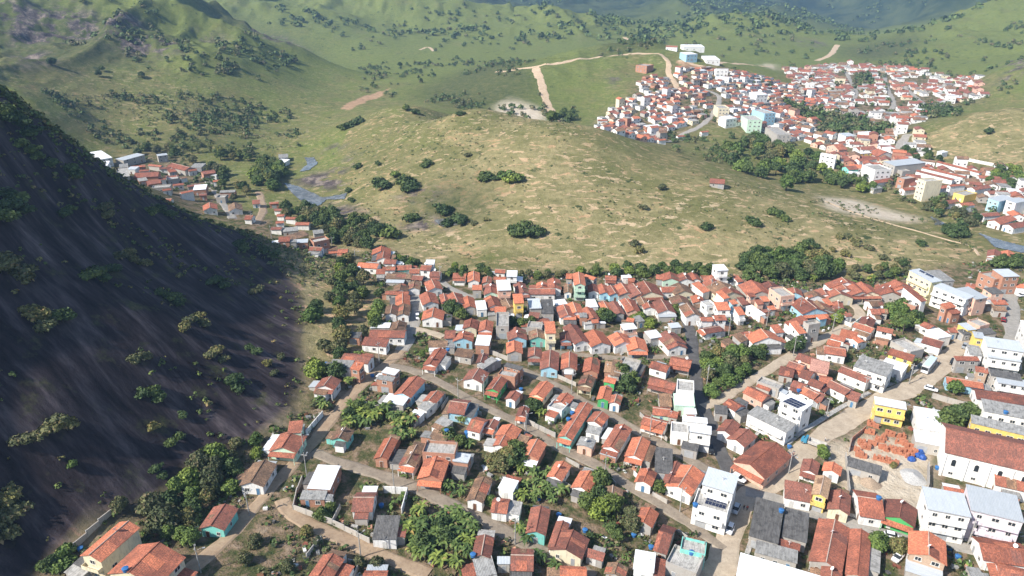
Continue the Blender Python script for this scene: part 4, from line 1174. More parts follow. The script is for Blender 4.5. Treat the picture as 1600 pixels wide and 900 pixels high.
# local y axis: for S roofs +y is the low side
def bframe(B):
    d = B['d']; n = np.array((-d[1], d[0]))
    if B['t'] == 'S' and float(n @ B['n']) < 0: d = -d; n = -n
    return d, n, math.atan2(d[1], d[0])
def inside(B, x, y, pad=0.0):
    d, n, _ = bframe(B); r = np.array((x, y)) - B['c']
    return abs(r @ d) < B['L'] / 2 + pad and abs(r @ n) < B['W'] / 2 + pad
ORD = ['leftmost'] + [w + ' from left' for w in 'second third fourth fifth sixth seventh eighth ninth tenth eleventh twelfth thirteenth fourteenth fifteenth sixteenth seventeenth eighteenth nineteenth twentieth twenty-first twenty-second twenty-third twenty-fourth twenty-fifth twenty-sixth twenty-seventh twenty-eighth twenty-ninth thirtieth thirty-first thirty-second thirty-third thirty-fourth thirty-fifth'.split()]
def near_mark(px, py):
    return min(MARKS, key=lambda m: math.hypot(px - m[0], (py - m[1]) * 1.4))[2]
def unique_labels(items, group):
    """items: (object, description, place, px, py): give each label what tells it from the look-alikes beside it"""
    by = {}
    for it in items: by.setdefault((it[1], it[2]), []).append(it)
    for (desc, place), L in by.items():
        L.sort(key=lambda i: i[3])
        for k, it in enumerate(L):
            if len(L) == 1: lab = f'{desc} near {place}'
            elif len(L) == 2: lab = f"{desc} near {place}, {'left' if k == 0 else 'right'} of two"
            else:
                w = 'rightmost' if k == len(L) - 1 else ORD[min(k, 34)]
                lab = f'{desc} near {place}, {w}'
            it[0]['label'] = lab
            if group: it[0]['group'] = group

LBL = []
def make_house(B, rich):
    d, n, rz = bframe(B); L, W, h, sl = B['L'], B['W'], B['h'], B['sl']
    roof, wall = B['roof'], B['wall']; big = L * W > 230 or h > 8.5
    apt = h > 4.3
    name = 'church' if B['mark'] == 'C' else ('warehouse' if big and roof in 'swgk' else ('apartment_building' if h > 8 else ('shed' if wall in 'nk' and h < 3.05 and roof in 'gkscbw' else ('townhouse' if h > 4.1 else 'house'))))
    o = empty(name, (B['c'][0], B['c'][1], B['g']), rz)
    wm, rm = WALL[wall], ROOF[roof]; hx, hy = L / 2, W / 2; zb = -2.2
    ov = 0.45 if roof in TILE else 0.3
    wi = 0.0
    wb = MB()
    if B['t'] == 'G':
        hx_w = hx - ov * 0.6; hy_w = hy - ov
        rise = hy * sl; top = h + rise - 0.16; eav = h + ov * sl - 0.16
        v = [(-hx_w, -hy_w, zb), (hx_w, -hy_w, zb), (hx_w, hy_w, zb), (-hx_w, hy_w, zb), (-hx_w, -hy_w, eav), (hx_w, -hy_w, eav), (hx_w, hy_w, eav), (-hx_w, hy_w, eav), (-hx_w, 0, top), (hx_w, 0, top)]
        wb.add(v, [(0, 1, 5, 4), (2, 3, 7, 6), (1, 2, 6, 9, 5), (3, 0, 4, 8, 7), (4, 5, 9, 8), (6, 7, 8, 9)])
        wb.build('wall', [wm], o)
        rb = MB(); e = random.uniform(-.05, .05)
        rb.slab([(-hx, 0, h + rise), (hx, 0, h + rise + e), (hx, -hy, h), (-hx, -hy, h + e)], .14)
        rb.slab([(-hx, 0, h + rise), (hx, 0, h + rise + e), (hx, hy, h), (-hx, hy, h + e)], .14)
        ro = rb.build('roof', [rm], o)
        if roof in TILE:
            cb_ = MB(); cb_.tube([(-hx - .03, 0, h + rise + .02), (hx + .03, 0, h + rise + .02 + e)], .13, 6)
            cb_.build('ridge_cap', [rm if random.random() < .6 else M_CAP], ro)
        if roof in TILE and rich and not B['mark']:
            for sg in (-1, 1):
                if random.random() > .42: continue
                f0 = random.uniform(-1, .35); f1 = min(1, f0 + random.uniform(.3, .9)); t0 = random.choice((0, 0, .35)); t1 = 1 if random.random() < .6 else random.uniform(.55, .9)
                pq = [(x_, sg * hy * t_, h + rise * (1 - t_) + .022) for x_, t_ in ((f0 * hx, t0), (f1 * hx, t0), (f1 * hx, t1), (f0 * hx, t1))]
                MB().slab(pq, .04).build('relaid_tiles', [ROOF[random.choice({'o': 'rro', 'r': 'oddb', 'd': 'rrb', 'b': 'rdd', 'e': 'b', 'p': 'r'}[roof])]], ro)
        tops = {'-y': eav, '+y': eav, '-x': eav, '+x': eav}
    else:
        hx_w, hy_w = hx - ov * .6, hy - ov * .6; lo, hi = h, h + W * sl
        if roof == 'c': hx_w, hy_w = hx, hy
        zt = lambda y: hi - (y + hy) * sl - .14
        zl, zh_ = zt(hy_w), zt(-hy_w)
        v = [(-hx_w, -hy_w, zb), (hx_w, -hy_w, zb), (hx_w, hy_w, zb), (-hx_w, hy_w, zb), (-hx_w, -hy_w, zh_), (hx_w, -hy_w, zh_), (hx_w, hy_w, zl), (-hx_w, hy_w, zl)]
        wb.add(v, [(0, 1, 5, 4), (2, 3, 7, 6), (1, 2, 6, 5), (3, 0, 4, 7), (4, 5, 6, 7)]); wb.build('wall', [wm], o)
        rb = MB()
        if roof == 'c':
            rb.box(-hx + .18, hx - .18, -hy + .18, hy - .18, h - .16, h); ro = rb.build('roof', [rm], o)
            pb = MB(); ph = random.uniform(.35, .9)
            pb.box(-hx - .02, hx + .02, -hy - .02, -hy + .16, h - .1, h + ph); pb.box(-hx - .02, hx + .02, hy - .16, hy + .02, h - .1, h + ph)
            pb.box(-hx - .02, -hx + .16, -hy + .16, hy - .16, h - .1, h + ph - .01); pb.box(hx - .16, hx + .02, -hy + .16, hy - .16, h - .1, h + ph - .01)
            pb.build('parapet', [wm], o)
            if rich and random.random() < .5:
                for sx in (-1, 1): MB().box(sx * (hx - .4) - .1, sx * (hx - .4) + .1, -hy + .3, -hy + .5, h, h + 1.1).build('starter_column', [M_CONC], o)
        else:
            rb.slab([(-hx, -hy, hi), (hx, -hy, hi), (hx, hy, lo), (-hx, hy, lo)], .1 if roof not in TILE else .15); ro = rb.build('roof', [rm], o)
            if roof in 'sw' and apt and rich:
                gb = MB(); gb.box(-hx + .05, hx - .05, hy, hy + .16, lo - .22, lo - .02); gb.build('gutter', [M_STEEL], ro)
        tops = {'-y': zh_, '+y': zl, '-x': zl, '+x': zl}
    # openings
    nst = max(1, int(round(h / 3.0))); sth = h / nst
    sides = {'-y': ((0, -hy_w), 0.0, L, np.array((0, -1))), '+y': ((0, hy_w), math.pi, L, np.array((0, 1))), '-x': ((-hx_w, 0), -math.pi / 2, W, np.array((-1, 0))), '+x': ((hx_w, 0), math.pi / 2, W, np.array((1, 0)))}
    def facing(k):
        nx, ny = sides[k][3]; w = d * nx + n * ny
        return float(w @ (-B['c'] / np.linalg.norm(B['c'])))
    order = sorted(sides, key=facing, reverse=True)
    if B['mark'] == 'C':
        church_bits(o, order[0], sides, hx_w, hy_w, h); cat = 'church'
    else:
        # the front is the gable end when it looks outward, else the best lit long side
        vis = order[:2]; front = order[0]
        for k in vis:
            if B['t'] == 'G' and k in ('-x', '+x') and facing(k) > .25: front = k
        use = vis if rich else [front]
        if rich and random.random() < .4: use = use + [order[2]]
        di = random.randrange(4)
        for k in use:
            (cx, cy), ang, span, nv = sides[k]; tx, ty = math.cos(ang), math.sin(ang)
            usable = span - 1.0
            if usable < 1.2: continue
            for s_ in range(nst):
                nw = max(1, int(usable / (2.6 if k == front else 3.4))); nw = min(nw, 5 if rich else 3)
                zf = s_ * sth
                dslot = random.randrange(nw) if (s_ == 0 and k == front) else -1
                for q in range(nw):
                    off = -usable / 2 + usable * (q + .5) / nw
                    if q == dslot:
                        sh = (wall in 'nk' and random.random() < .5) or (h > 5 and random.random() < .5)
                        if sh and usable / nw > 2.4: put('garage_door', ME_SHUT, o, (cx + tx * off, cy + ty * off, .05), ang, (min(2.6, usable / nw * .8), 1, 2.3))
                        else: put('door', ME_DOOR[di], o, (cx + tx * off, cy + ty * off, .08), ang, (.95, 1, 2.1))
                    elif k == front or random.random() < .75:
                        ww = random.choice((.9, 1.1, 1.3)) if nst == 1 else random.choice((1.2, 1.5, 1.8))
                        ww = min(ww, usable / nw * .7); wz = zf + 1.6
                        if wz + .6 < tops[k] - .05: put('window', ME_WIN, o, (cx + tx * off, cy + ty * off, wz), ang, (ww, 1, 1.05))
        if nst > 1 and rich and wall in 'wvpmcly':
            (cx, cy), ang, span, nv = sides[front]
            for s_ in range(1, nst):
                bb = MB(); w2 = span * random.uniform(.38, .5); z = s_ * sth
                bb.box(-w2, w2, -1.1, .02, z - .12, z); bb.box(-w2, w2, -1.1, -1.02, z, z + .85); bb.box(-w2, -w2 + .08, -1.02, .02, z, z + .85); bb.box(w2 - .08, w2, -1.02, .02, z, z + .85)
                bb.build('balcony', [wm], o, False, (cx, cy, 0), ang)
        if rich and random.random() < .22 and roof != 'c':
            zt_ = h + (W / 2 * sl if B['t'] == 'G' else W * sl * .5)
            put('satellite_dish', ME_DISH, ro, (random.uniform(-.3, .3) * L, 0, zt_ + .05), random.uniform(-.6, .6))
        if rich and B['t'] == 'G' and h < 3.6 and random.random() < .3:
            (cx, cy), ang, span, nv = sides[front]; w2 = span * .46
            pb = MB(); z1 = min(h - .25, 2.75)
            pb.slab([(-w2, 0, z1), (w2, 0, z1), (w2, -1.7, z1 - .45), (-w2, -1.7, z1 - .45)], .1)
            pr = pb.build('porch_roof', [rm if random.random() < .7 else ROOF['o']], o, False, (cx, cy, 0), ang)
            for sx in (-1, 1): MB().box(sx * (w2 - .15) - .07, sx * (w2 - .15) + .07, -1.6, -1.46, -1, z1 - .42).build('porch_post', [wm], o, False, (cx, cy, 0), ang)
        cat = {'house': 'house', 'townhouse': 'townhouse', 'shed': 'shed', 'warehouse': 'warehouse', 'apartment_building': 'apartment building'}[name]
    o['category'] = cat
    size = '' if B['mark'] else ('small ' if L * W < 42 else ('long ' if max(L, W) / min(L, W) > 2.3 else ('large ' if L * W > 140 else '')))
    st = {1: '', 2: 'two-storey ', 3: 'three-storey ', 4: 'four-storey '}.get(nst, '') if name != 'warehouse' else ''
    if B['mark'] == 'C': o['label'] = 'long white church with steep maroon tiled roof and arched windows'
    else: LBL.append((o, f"{size}{ROOFNAME[roof]} {WALLNAME[wall]} {st}{name.replace('apartment_', '')}", near_mark(*B['px']), *B['px']))
    B['obj'] = o; B['ro'] = ro
    return o
def church_bits(o, k, sides, hx, hy, h):
    (cx, cy), ang, span, nv = sides[k]; tx, ty = math.cos(ang), math.sin(ang)
    def arch(w, hh):
        pts = [(-w / 2, 0), (w / 2, 0), (w / 2, hh - w / 2)] + [(w / 2 * math.cos(a), hh - w / 2 + w / 2 * math.sin(a)) for a in np.linspace(.3, math.pi - .3, 6)] + [(-w / 2, hh - w / 2)]
        return pts
    def prism(pts, y0, y1, mat, name, loc):
        n_ = len(pts); b = MB(); b.add([(x, y0, z) for x, z in pts] + [(x, y1, z) for x, z in pts], [tuple(range(n_)), tuple(range(2 * n_ - 1, n_ - 1, -1))] + [(i, i + n_, (i + 1) % n_ + n_, (i + 1) % n_) for i in range(n_)])
        return b.build(name, [mat], o, False, loc, ang)
    nb = int(span / 5)
    for q in range(nb):
        off = -span / 2 + span * (q + .5) / nb; p = (cx + tx * off, cy + ty * off)
        w = prism(arch(1.5, 2.5), -.10, .02, WALL['w'], 'window_surround', (*p, 3.9))
        prism(arch(1.05, 2.1), -.14, -.101, M_GLASS, 'arched_window', (*p, 4.1))
        put('window', ME_WIN, o, (*p, 1.6), ang, (1.2, 1, .8))
    for q in range(nb + 1):
        off = -span / 2 + .4 + (span - .8) * q / nb
        MB().box(-.3, .3, -.35, .02, -2, h - .8).build('buttress', [WALL['w']], o, False, (cx + tx * off, cy + ty * off, 0), ang)
    MB().box(-span / 2, span / 2, -.22, .02, h - .75, h - .4).build('cornice', [WALL['w']], o, False, (cx, cy, 0), ang)

BLD.sort(key=lambda B: B['c'][1])
for B in BLD: make_house(B, B['c'][1] < 330)
# ------------------------------------------------------------------ far towns: too many small houses to count, joined
FM = [WALL['w'], WALL['n'], WALL['c'], WALL['k'], ROOF['r'], ROOF['d'], ROOF['o'], ROOF['b'], ROOF['g'], ROOF['c'], ROOF['w'], M_GLASS, WALL['b'], WALL['p']]
fmb = MB()
def far_house(x, y, rz, L, W, h, roofi, walli, gable):
    g = gz(x, y); c_, s_ = math.cos(rz), math.sin(rz)
    T = lambda p: (x + p[0] * c_ - p[1] * s_, y + p[0] * s_ + p[1] * c_, g + p[2])
    a, b_ = L / 2, W / 2; zb = -3
    if gable:
        r = b_ * .42
        v = [(-a, -b_, zb), (a, -b_, zb), (a, b_, zb), (-a, b_, zb), (-a, -b_, h), (a, -b_, h), (a, b_, h), (-a, b_, h), (-a, 0, h + r), (a, 0, h + r)]
        fmb.add([T(p) for p in v], [(0, 1, 5, 4), (2, 3, 7, 6), (1, 2, 6, 9, 5), (3, 0, 4, 8, 7)], walli)
        e = .4; ro = [(-a - e, -b_ - e, h - .12), (a + e, -b_ - e, h - .12), (a + e, 0, h + r + .06), (-a - e, 0, h + r + .06), (-a - e, b_ + e, h - .12), (a + e, b_ + e, h - .12)]
        fmb.add([T(p) for p in ro], [(0, 1, 2, 3), (3, 2, 5, 4)], roofi)
    else:
        v = [(-a, -b_, zb), (a, -b_, zb), (a, b_, zb), (-a, b_, zb), (-a, -b_, h), (a, -b_, h), (a, b_, h), (-a, b_, h)]
        fmb.add([T(p) for p in v], [(0, 1, 5, 4), (2, 3, 7, 6), (1, 2, 6, 5), (3, 0, 4, 7)], walli)
        e = .3; fmb.add([T(p) for p in [(-a - e, -b_ - e, h + .06), (a + e, -b_ - e, h + .06), (a + e, b_ + e, h + .3), (-a - e, b_ + e, h + .3)]], [(0, 1, 2, 3)], roofi)
    for k in range(int(h / 2.8)):
        for q in (-.28, .28):
            z = 1.1 + k * 2.8
            fmb.add([T(p) for p in [(q * L - .5, -b_ - .03, z), (q * L + .5, -b_ - .03, z), (q * L + .5, -b_ - .03, z + 1), (q * L - .5, -b_ - .03, z + 1)]], [(0, 1, 2, 3)], 11)
            fmb.add([T(p) for p in [(-a - .03, q * W + .4, z), (-a - .03, q * W - .4, z), (-a - .03, q * W - .4, z + 1), (-a - .03, q * W + .4, z + 1)]], [(0, 1, 2, 3)], 11)
FARXY = []
def near_road(x, y, pad):
    for L, hw in ROADS:
        if ((L[:, 0] - x) ** 2 + (L[:, 1] - y) ** 2).min() < (hw + pad) ** 2: return True
    return False
WOODS_PX = ['1225,160 1300,178 1400,200 1380,218 1300,200 1235,182', '1275,190 1335,200 1325,218 1278,214', '1130,230 1190,215 1280,255 1300,290 1230,300 1150,265', '1330,118 1362,118 1365,135 1335,135',
            '1440,165 1500,170 1500,182 1440,185', '1375,185 1390,192 1385,205 1345,205']
WOODS = [wpoly(s) for s in WOODS_PX]
def fill_town(poly, step, ang, p_or, two):
    P = np.array(poly); cx, cy = P.mean(0); ca_, sa_ = math.cos(ang), math.sin(ang); rr = np.ptp(P, axis=0).max()
    for i in np.arange(-rr, rr, step):
        for j in np.arange(-rr, rr, step * 1.12):
            u = i + random.uniform(-.22, .22) * step; w = j + random.uniform(-.22, .22) * step
            x, y_ = cx + u * ca_ - w * sa_, cy + u * sa_ + w * ca_
            if not inpoly(np.array([x]), np.array([y_]), P)[0] or random.random() < .12 or float(fbm(np.array([x / 40]), np.array([y_ / 40]), 2, 88)[0]) > .16: continue
            if any(inpoly(np.array([x]), np.array([y_]), q)[0] for q in WOODS) or near_road(x, y_, 3.5): continue
            if any(inside(B, x, y_, 2.8) for B in BLD if abs(B['c'][0] - x) < 40 and abs(B['c'][1] - y_) < 40): continue
            gb = random.random() < .72; h = 3.0 if random.random() > two else random.choice((5.6, 6.0, 8.2))
            ri = random.choice((4, 4, 4, 5, 6, 6, 7) if random.random() < p_or else (5, 5, 4, 7, 7)) if gb else random.choice((8, 9, 10, 9, 8))
            wi_ = random.choice((0, 0, 0, 0, 0, 0, 0, 1, 2, 2, 3, 0, 0, 0, 1, 13))
            far_house(x, y_, ang + random.choice((0, math.pi / 2)) + random.uniform(-.12, .12), step * random.uniform(.72, .95), step * random.uniform(.55, .75), h, ri, wi_, gb)
            FARXY.append((x, y_))
fill_town(HILLTOWN, 8.3, R(28), .5, .09)
fill_town(wpoly('1215,150 1250,160 1290,178 1320,200 1300,230 1330,225 1300,240 1260,222 1215,210'), 9.5, R(28), .4, .2)
fill_town(wpoly('1225,108 1300,100 1420,105 1530,120 1540,150 1480,170 1440,190 1400,222 1425,250 1330,262 1330,225 1370,210 1290,178 1240,160'), 11.2, R(-12), .12, .08)
fill_town(wpoly('1300,212 1375,208 1432,205 1445,240 1430,262 1330,268 1300,240'), 10.5, R(-20), .3, .25)
fill_town(wpoly('1290,246 1400,250 1440,258 1560,268 1640,300 1640,385 1599,372 1540,352 1430,302 1300,270'), 9.0, R(-18), .3, .25)
fo = fmb.build('distant_houses', FM); tag(fo, 'crowded small red and white houses of the far towns', None, kind='stuff')

# ------------------------------------------------------------------ plants
def leaf_mat(name, hi, lo, dry=None):
    m, nt, b = nmat(name, 0.7); geo = N(nt, 'ShaderNodeNewGeometry'); oi = N(nt, 'ShaderNodeObjectInfo')
    c = ramp(nt, [(0.0, lo), (0.75, hi), (1.0, tuple(min(1, x * 1.35) for x in hi))], geo.outputs['Random Per Island'])
    if dry: c = mix(nt, ramp(nt, [(0.86, (0, 0, 0)), (0.9, (1, 1, 1))], geo.outputs['Random Per Island']), c, dry)
    tint = ramp(nt, [(0, (0.62, 0.70, 0.70)), (0.5, (1, 1, 1)), (1, (1.45, 1.28, .95))], oi.outputs['Random'])
    nt.links.new(mix(nt, 1.0, c, tint, 'MULTIPLY'), b.inputs['Base Color'])
    return m
LEAF = {'dark': leaf_mat('leaf_dark', (0.080, 0.118, 0.038), (0.032, 0.054, 0.019)), 'bright': leaf_mat('leaf_bright', (0.135, 0.190, 0.045), (0.055, 0.090, 0.025)),
        'olive': leaf_mat('leaf_olive', (0.130, 0.138, 0.058), (0.060, 0.068, 0.030), (0.19, 0.15, 0.08)), 'pale': leaf_mat('leaf_pale', (0.155, 0.165, 0.085), (0.075, 0.085, 0.042), (0.24, 0.2, 0.12)),
        'banana': leaf_mat('leaf_banana', (0.135, 0.185, 0.050), (0.055, 0.09, 0.024), (0.24, 0.19, 0.08)), 'bamboo': leaf_mat('leaf_bamboo', (0.165, 0.185, 0.055), (0.08, 0.10, 0.03))}
M_BARK = plain('bark', (0.13, 0.105, 0.08), 0.95, var=.2)
def leaf_quads(mb, centers, normals, size, rng, m=0):
    n = len(centers); nr = normals + rng.normal(0, .55, (n, 3)); nr /= np.linalg.norm(nr, axis=1)[:, None] + 1e-9
    up = rng.normal(0, 1, (n, 3)); a = np.cross(nr, up); a /= np.linalg.norm(a, axis=1)[:, None] + 1e-9; b_ = np.cross(nr, a)
    sz = size * rng.uniform(.6, 1.35, (n, 1)); a = a * sz; b_ = b_ * sz * .62
    droop = np.array((0, 0, -1.0)) * sz * .25
    V = np.stack([centers - a + droop, centers - b_, centers + a + droop, centers + b_], 1).reshape(-1, 3)
    k = len(mb.v); mb.v += [tuple(p) for p in V.tolist()]
    for i in range(n): mb.f.append((k + 4 * i, k + 4 * i + 1, k + 4 * i + 2, k + 4 * i + 3)); mb.m.append(m)
def crown_mesh(name, lobes, nleaf, size, mat, seed, core=.7):
    rng = np.random.default_rng(seed); mb = MB(); tot = sum(l[3] ** 2 for l in lobes)
    for (x, y, z, r) in lobes:
        n = int(nleaf * r * r / tot) + 6; v = rng.normal(0, 1, (n, 3)); v[:, 2] = np.abs(v[:, 2]) * .9 - .28 * np.linalg.norm(v[:, :2], axis=1) * (rng.random(n) < .5)
        v /= np.linalg.norm(v, axis=1)[:, None]; rad = r * rng.uniform(.74, 1.12, (n, 1))
        leaf_quads(mb, np.array((x, y, z)) + v * rad * np.array((1, 1, .85)), v, size, rng)
        # inner core added to block sky light through the leaves, faceted and uneven
        vs = []; nn_ = 7
        for th in np.linspace(.25, math.pi - .35, 4):
            for q in range(nn_):
                a = 2 * math.pi * q / nn_; rr = r * core * rng.uniform(.8, 1.1)
                vs.append((x + rr * math.sin(th) * math.cos(a), y + rr * math.sin(th) * math.sin(a), z + rr * .85 * math.cos(th)))
        fs = [(i * nn_ + q, i * nn_ + (q + 1) % nn_, (i + 1) * nn_ + (q + 1) % nn_, (i + 1) * nn_ + q) for i in range(3) for q in range(nn_)] + [tuple(range(nn_)), tuple(range(3 * nn_, 4 * nn_))[::-1]]
        mb.add(vs, fs)
    return mb.mesh(name, [LEAF[mat]])
def tree_lobes(rng, n, R_, H, flat=1.0):
    L = [(0, 0, H, R_ * .62)]
    for i in range(n):
        a = 2 * math.pi * i / n + rng.uniform(-.4, .4); d_ = R_ * rng.uniform(.42, .66); L.append((d_ * math.cos(a), d_ * math.sin(a), H - R_ * rng.uniform(.05, .5) * flat, R_ * rng.uniform(.36, .52)))
    for i in range(n):
        a = 2 * math.pi * i / n + rng.uniform(-.5, .5); d_ = R_ * rng.uniform(.45, .7); L.append((d_ * math.cos(a), d_ * math.sin(a), H - R_ * rng.uniform(.45, .75), R_ * rng.uniform(.28, .42)))
    for i in range(max(2, n // 2)):
        a = rng.uniform(0, 6.28); d_ = R_ * rng.uniform(.1, .4); L.append((d_ * math.cos(a), d_ * math.sin(a), H + R_ * rng.uniform(.1, .38) * flat, R_ * rng.uniform(.28, .4)))
    return L
def trunk_mesh(seed, H, R_):
    rng = np.random.default_rng(seed + 99); b = MB(); b.tube([(0, 0, -.6), (.05, .02, H * .3), (rng.uniform(-.15, .15), rng.uniform(-.15, .15), H * .62)], [.22, .16, .12], 7)
    for i in range(4):
        a = i * 1.57 + rng.uniform(-.4, .4); b.tube([(0, 0, H * .5), (R_ * .28 * math.cos(a), R_ * .28 * math.sin(a), H * .72), (R_ * .5 * math.cos(a), R_ * .5 * math.sin(a), H * .9)], [.1, .07, .03], 5)
    return b.mesh('trunk', [M_BARK])
TREES = {}  # kind -> list of (trunk mesh, crown mesh); unit: 6 m tall
for kind in ('dark', 'bright', 'olive', 'pale'):
    TREES[kind] = []
    for v_ in range(4):
        rng = np.random.default_rng(hash(kind) % 1000 * 0 + {'dark': 10, 'bright': 20, 'olive': 30, 'pale': 40}[kind] + v_)
        R_ = [2.6, 2.9, 2.3, 3.1][v_]; H = [3.2, 3.0, 3.5, 2.9][v_]
        TREES[kind].append((trunk_mesh(v_, H, R_), crown_mesh('crown', tree_lobes(rng, 6 + v_ % 3, R_, H), 950 if kind != 'pale' else 620, .33, kind, 5 + v_, .68)))
BUSH = {}
for kind in ('dark', 'olive', 'bright', 'pale'):
    BUSH[kind] = []
    for v_ in range(3):
        rng = np.random.default_rng(300 + v_ + len(kind)); L = [(0, 0, .55, .75)] + [(rng.uniform(-.7, .7), rng.uniform(-.7, .7), rng.uniform(.3, .7), rng.uniform(.4, .6)) for _ in range(5)]
        BUSH[kind].append(crown_mesh('crown', L, 330, .17, kind, 60 + v_, .7))
ME_STEM = MB().tube([(0, 0, -.3), (0, 0, .5)], [.08, .05], 5).tube([(0, 0, .1), (.4, .1, .55)], [.05, .03], 4).tube([(0, 0, .1), (-.35, .2, .5)], [.05, .03], 4).mesh('stem', [M_BARK])
def blade(mb, base, az, length, width, lift, droop, m=0, seg=5, fold=.18):
    d_ = np.array((math.cos(az), math.sin(az), 0)); s_ = np.array((-d_[1], d_[0], 0)); P = []
    for i in range(seg + 1):
        t = i / seg; p = np.array(base) + d_ * length * (t * .85) + np.array((0, 0, length * (lift * t - droop * t * t)))
        w = width * math.sin(math.pi * min(.97, t * .9 + .08)) ** .7 * .5
        P += [p - s_ * w + np.array((0, 0, fold * w)), p, p + s_ * w + np.array((0, 0, fold * w))]
    fs = []
    for i in range(seg):
        k = 3 * i; fs += [(k, k + 1, k + 4, k + 3), (k + 1, k + 2, k + 5, k + 4)]
    mb.add(P, fs, m)
BANANA = []
for v_ in range(4):
    rr = random.Random(40 + v_); st, lv = MB(), MB()
    for q in range(rr.randint(4, 6)):
        x, y_ = (0, 0) if q == 0 else (rr.uniform(-1.2, 1.2), rr.uniform(-1.2, 1.2)); hh = rr.uniform(1.4, 2.6)
        st.tube([(x, y_, -.4), (x, y_, hh)], [.16, .10], 6)
        for k in range(rr.randint(7, 9)): blade(lv, (x, y_, hh - .1), k * 2.4 + rr.uniform(-.3, .3), rr.uniform(1.5, 2.3), rr.uniform(.5, .72), rr.uniform(.5, 1.1), rr.uniform(.6, 1.2))
    BANANA.append((st.mesh('stem', [plain('banana_stem', (0.16, 0.15, 0.06), .8)]), lv.mesh('leaves', [LEAF['banana']])))
PALM = []
for v_ in range(2):
    rr = random.Random(90 + v_); st, lv = MB(), MB(); st.tube([(0, 0, -.5), (.1, 0, 2.5), (.25, .1, 5.2)], [.22, .16, .13], 7)
    for k in range(17):
        az = k * 2.4; L_ = rr.uniform(2.2, 2.9); li, dr = rr.uniform(.25, 1.0), rr.uniform(.7, 1.1)
        for t in np.linspace(.15, 1, 9):
            d_ = np.array((math.cos(az), math.sin(az), 0)); p = np.array((.25, .1, 5.2)) + d_ * L_ * t * .85 + np.array((0, 0, L_ * (li * t - dr * t * t)))
            for sgn in (-1, 1): blade(lv, p, az + sgn * 1.0, .85 * (1.15 - t * .6), .10, -.1, .5, 0, 2)
        blade(lv, (.25, .1, 5.2), az, L_, .12, li, dr, 0, 5)
    PALM.append((st.mesh('trunk', [M_BARK]), lv.mesh('fronds', [LEAF['bright']])))
BAMB = []
for v_ in range(2):
    rr = random.Random(190 + v_); st, lv = MB(), MB()
    for k in range(22):
        a = rr.uniform(0, 6.28); ln = rr.uniform(1.2, 3.2); hh = rr.uniform(5.5, 8); tip = (ln * math.cos(a), ln * math.sin(a), hh)
        st.tube([(0.2 * math.cos(a), .2 * math.sin(a), -.4), (tip[0] * .4, tip[1] * .4, hh * .7), tip], [.06, .05, .02], 4)
        for t in np.linspace(.35, 1, 12): blade(lv, (tip[0] * t ** 1.6, tip[1] * t ** 1.6, hh * min(1, t * 1.1)), rr.uniform(0, 6.28), rr.uniform(.5, 1.0), .28, .2, .7, 0, 2)
    BAMB.append((st.mesh('culms', [LEAF['bamboo']]), lv.mesh('leaves', [LEAF['bamboo']])))

VLBL = []; NT = {}
HUE = {'dark': 'dark green', 'bright': 'bright green', 'olive': 'olive green', 'pale': 'pale greyish'}
TREEXY = []
def house_hit(x, y, pad=.5):
    return any(abs(B['c'][0] - x) < 45 and abs(B['c'][1] - y) < 45 and inside(B, x, y, pad) for B in BLD)
def plant(x, y, kind, H, px=None, what='tree'):
    z = gz(x, y); NT[what] = NT.get(what, 0) + 1
    if px is None: px = (800, 450)
    if what == 'tree':
        tm, cm = random.choice(TREES[kind]); o = empty('small_tree' if H < 5.4 else 'tree', (x, y, z), random.uniform(0, 6.28)); s = H / 5.2
        o.scale = (s * random.uniform(.9, 1.12), s * random.uniform(.9, 1.12), s * random.uniform(.9, 1.1)); put('trunk', tm, o); put('crown', cm, o)
        sz = 'small ' if H < 5.4 else ('tall ' if H > 8 else ''); o['category'] = 'small tree' if H < 5.4 else 'tree'; desc = f'{sz}{HUE[kind]} leafy tree'
    elif what == 'bush':
        o = empty('bush', (x, y, z - .1), random.uniform(0, 6.28)); s = H / 1.25 * 1.3; o.scale = (s * random.uniform(.95, 1.3), s * random.uniform(.95, 1.3), s * random.uniform(.95, 1.2))
        put('crown', random.choice(BUSH[kind]), o); put('stem', ME_STEM, o); o['category'] = 'bush'
        desc = f"{'small ' if H < 1.7 else ('large ' if H > 3 else '')}{HUE[kind]} bush"
    else:
        a, b_ = random.choice({'banana': BANANA, 'palm': PALM, 'bamboo': BAMB}[what]); nm = {'banana': 'banana_clump', 'palm': 'palm_tree', 'bamboo': 'bamboo_clump'}[what]
        o = empty(nm, (x, y, z), random.uniform(0, 6.28)); s = H / {'banana': 3.6, 'palm': 7.0, 'bamboo': 7.5}[what]; o.scale = (s, s, s); put(a.name.split('.')[0], a, o); put(b_.name.split('.')[0], b_, o)
        o['category'] = {'banana': 'banana plant', 'palm': 'palm tree', 'bamboo': 'bamboo'}[what]; desc = {'banana': 'broad-leaved banana clump', 'palm': 'feathery palm tree', 'bamboo': 'arching bamboo clump'}[what]
    VLBL.append((o, desc, near_mark(*px), *px)); TREEXY.append((x, y)); return o
def P_(s, kind, H, what='tree'):
    for p in PX(s): w = hit(*p); plant(w[0], w[1], kind, H * random.uniform(.88, 1.12), p, what)
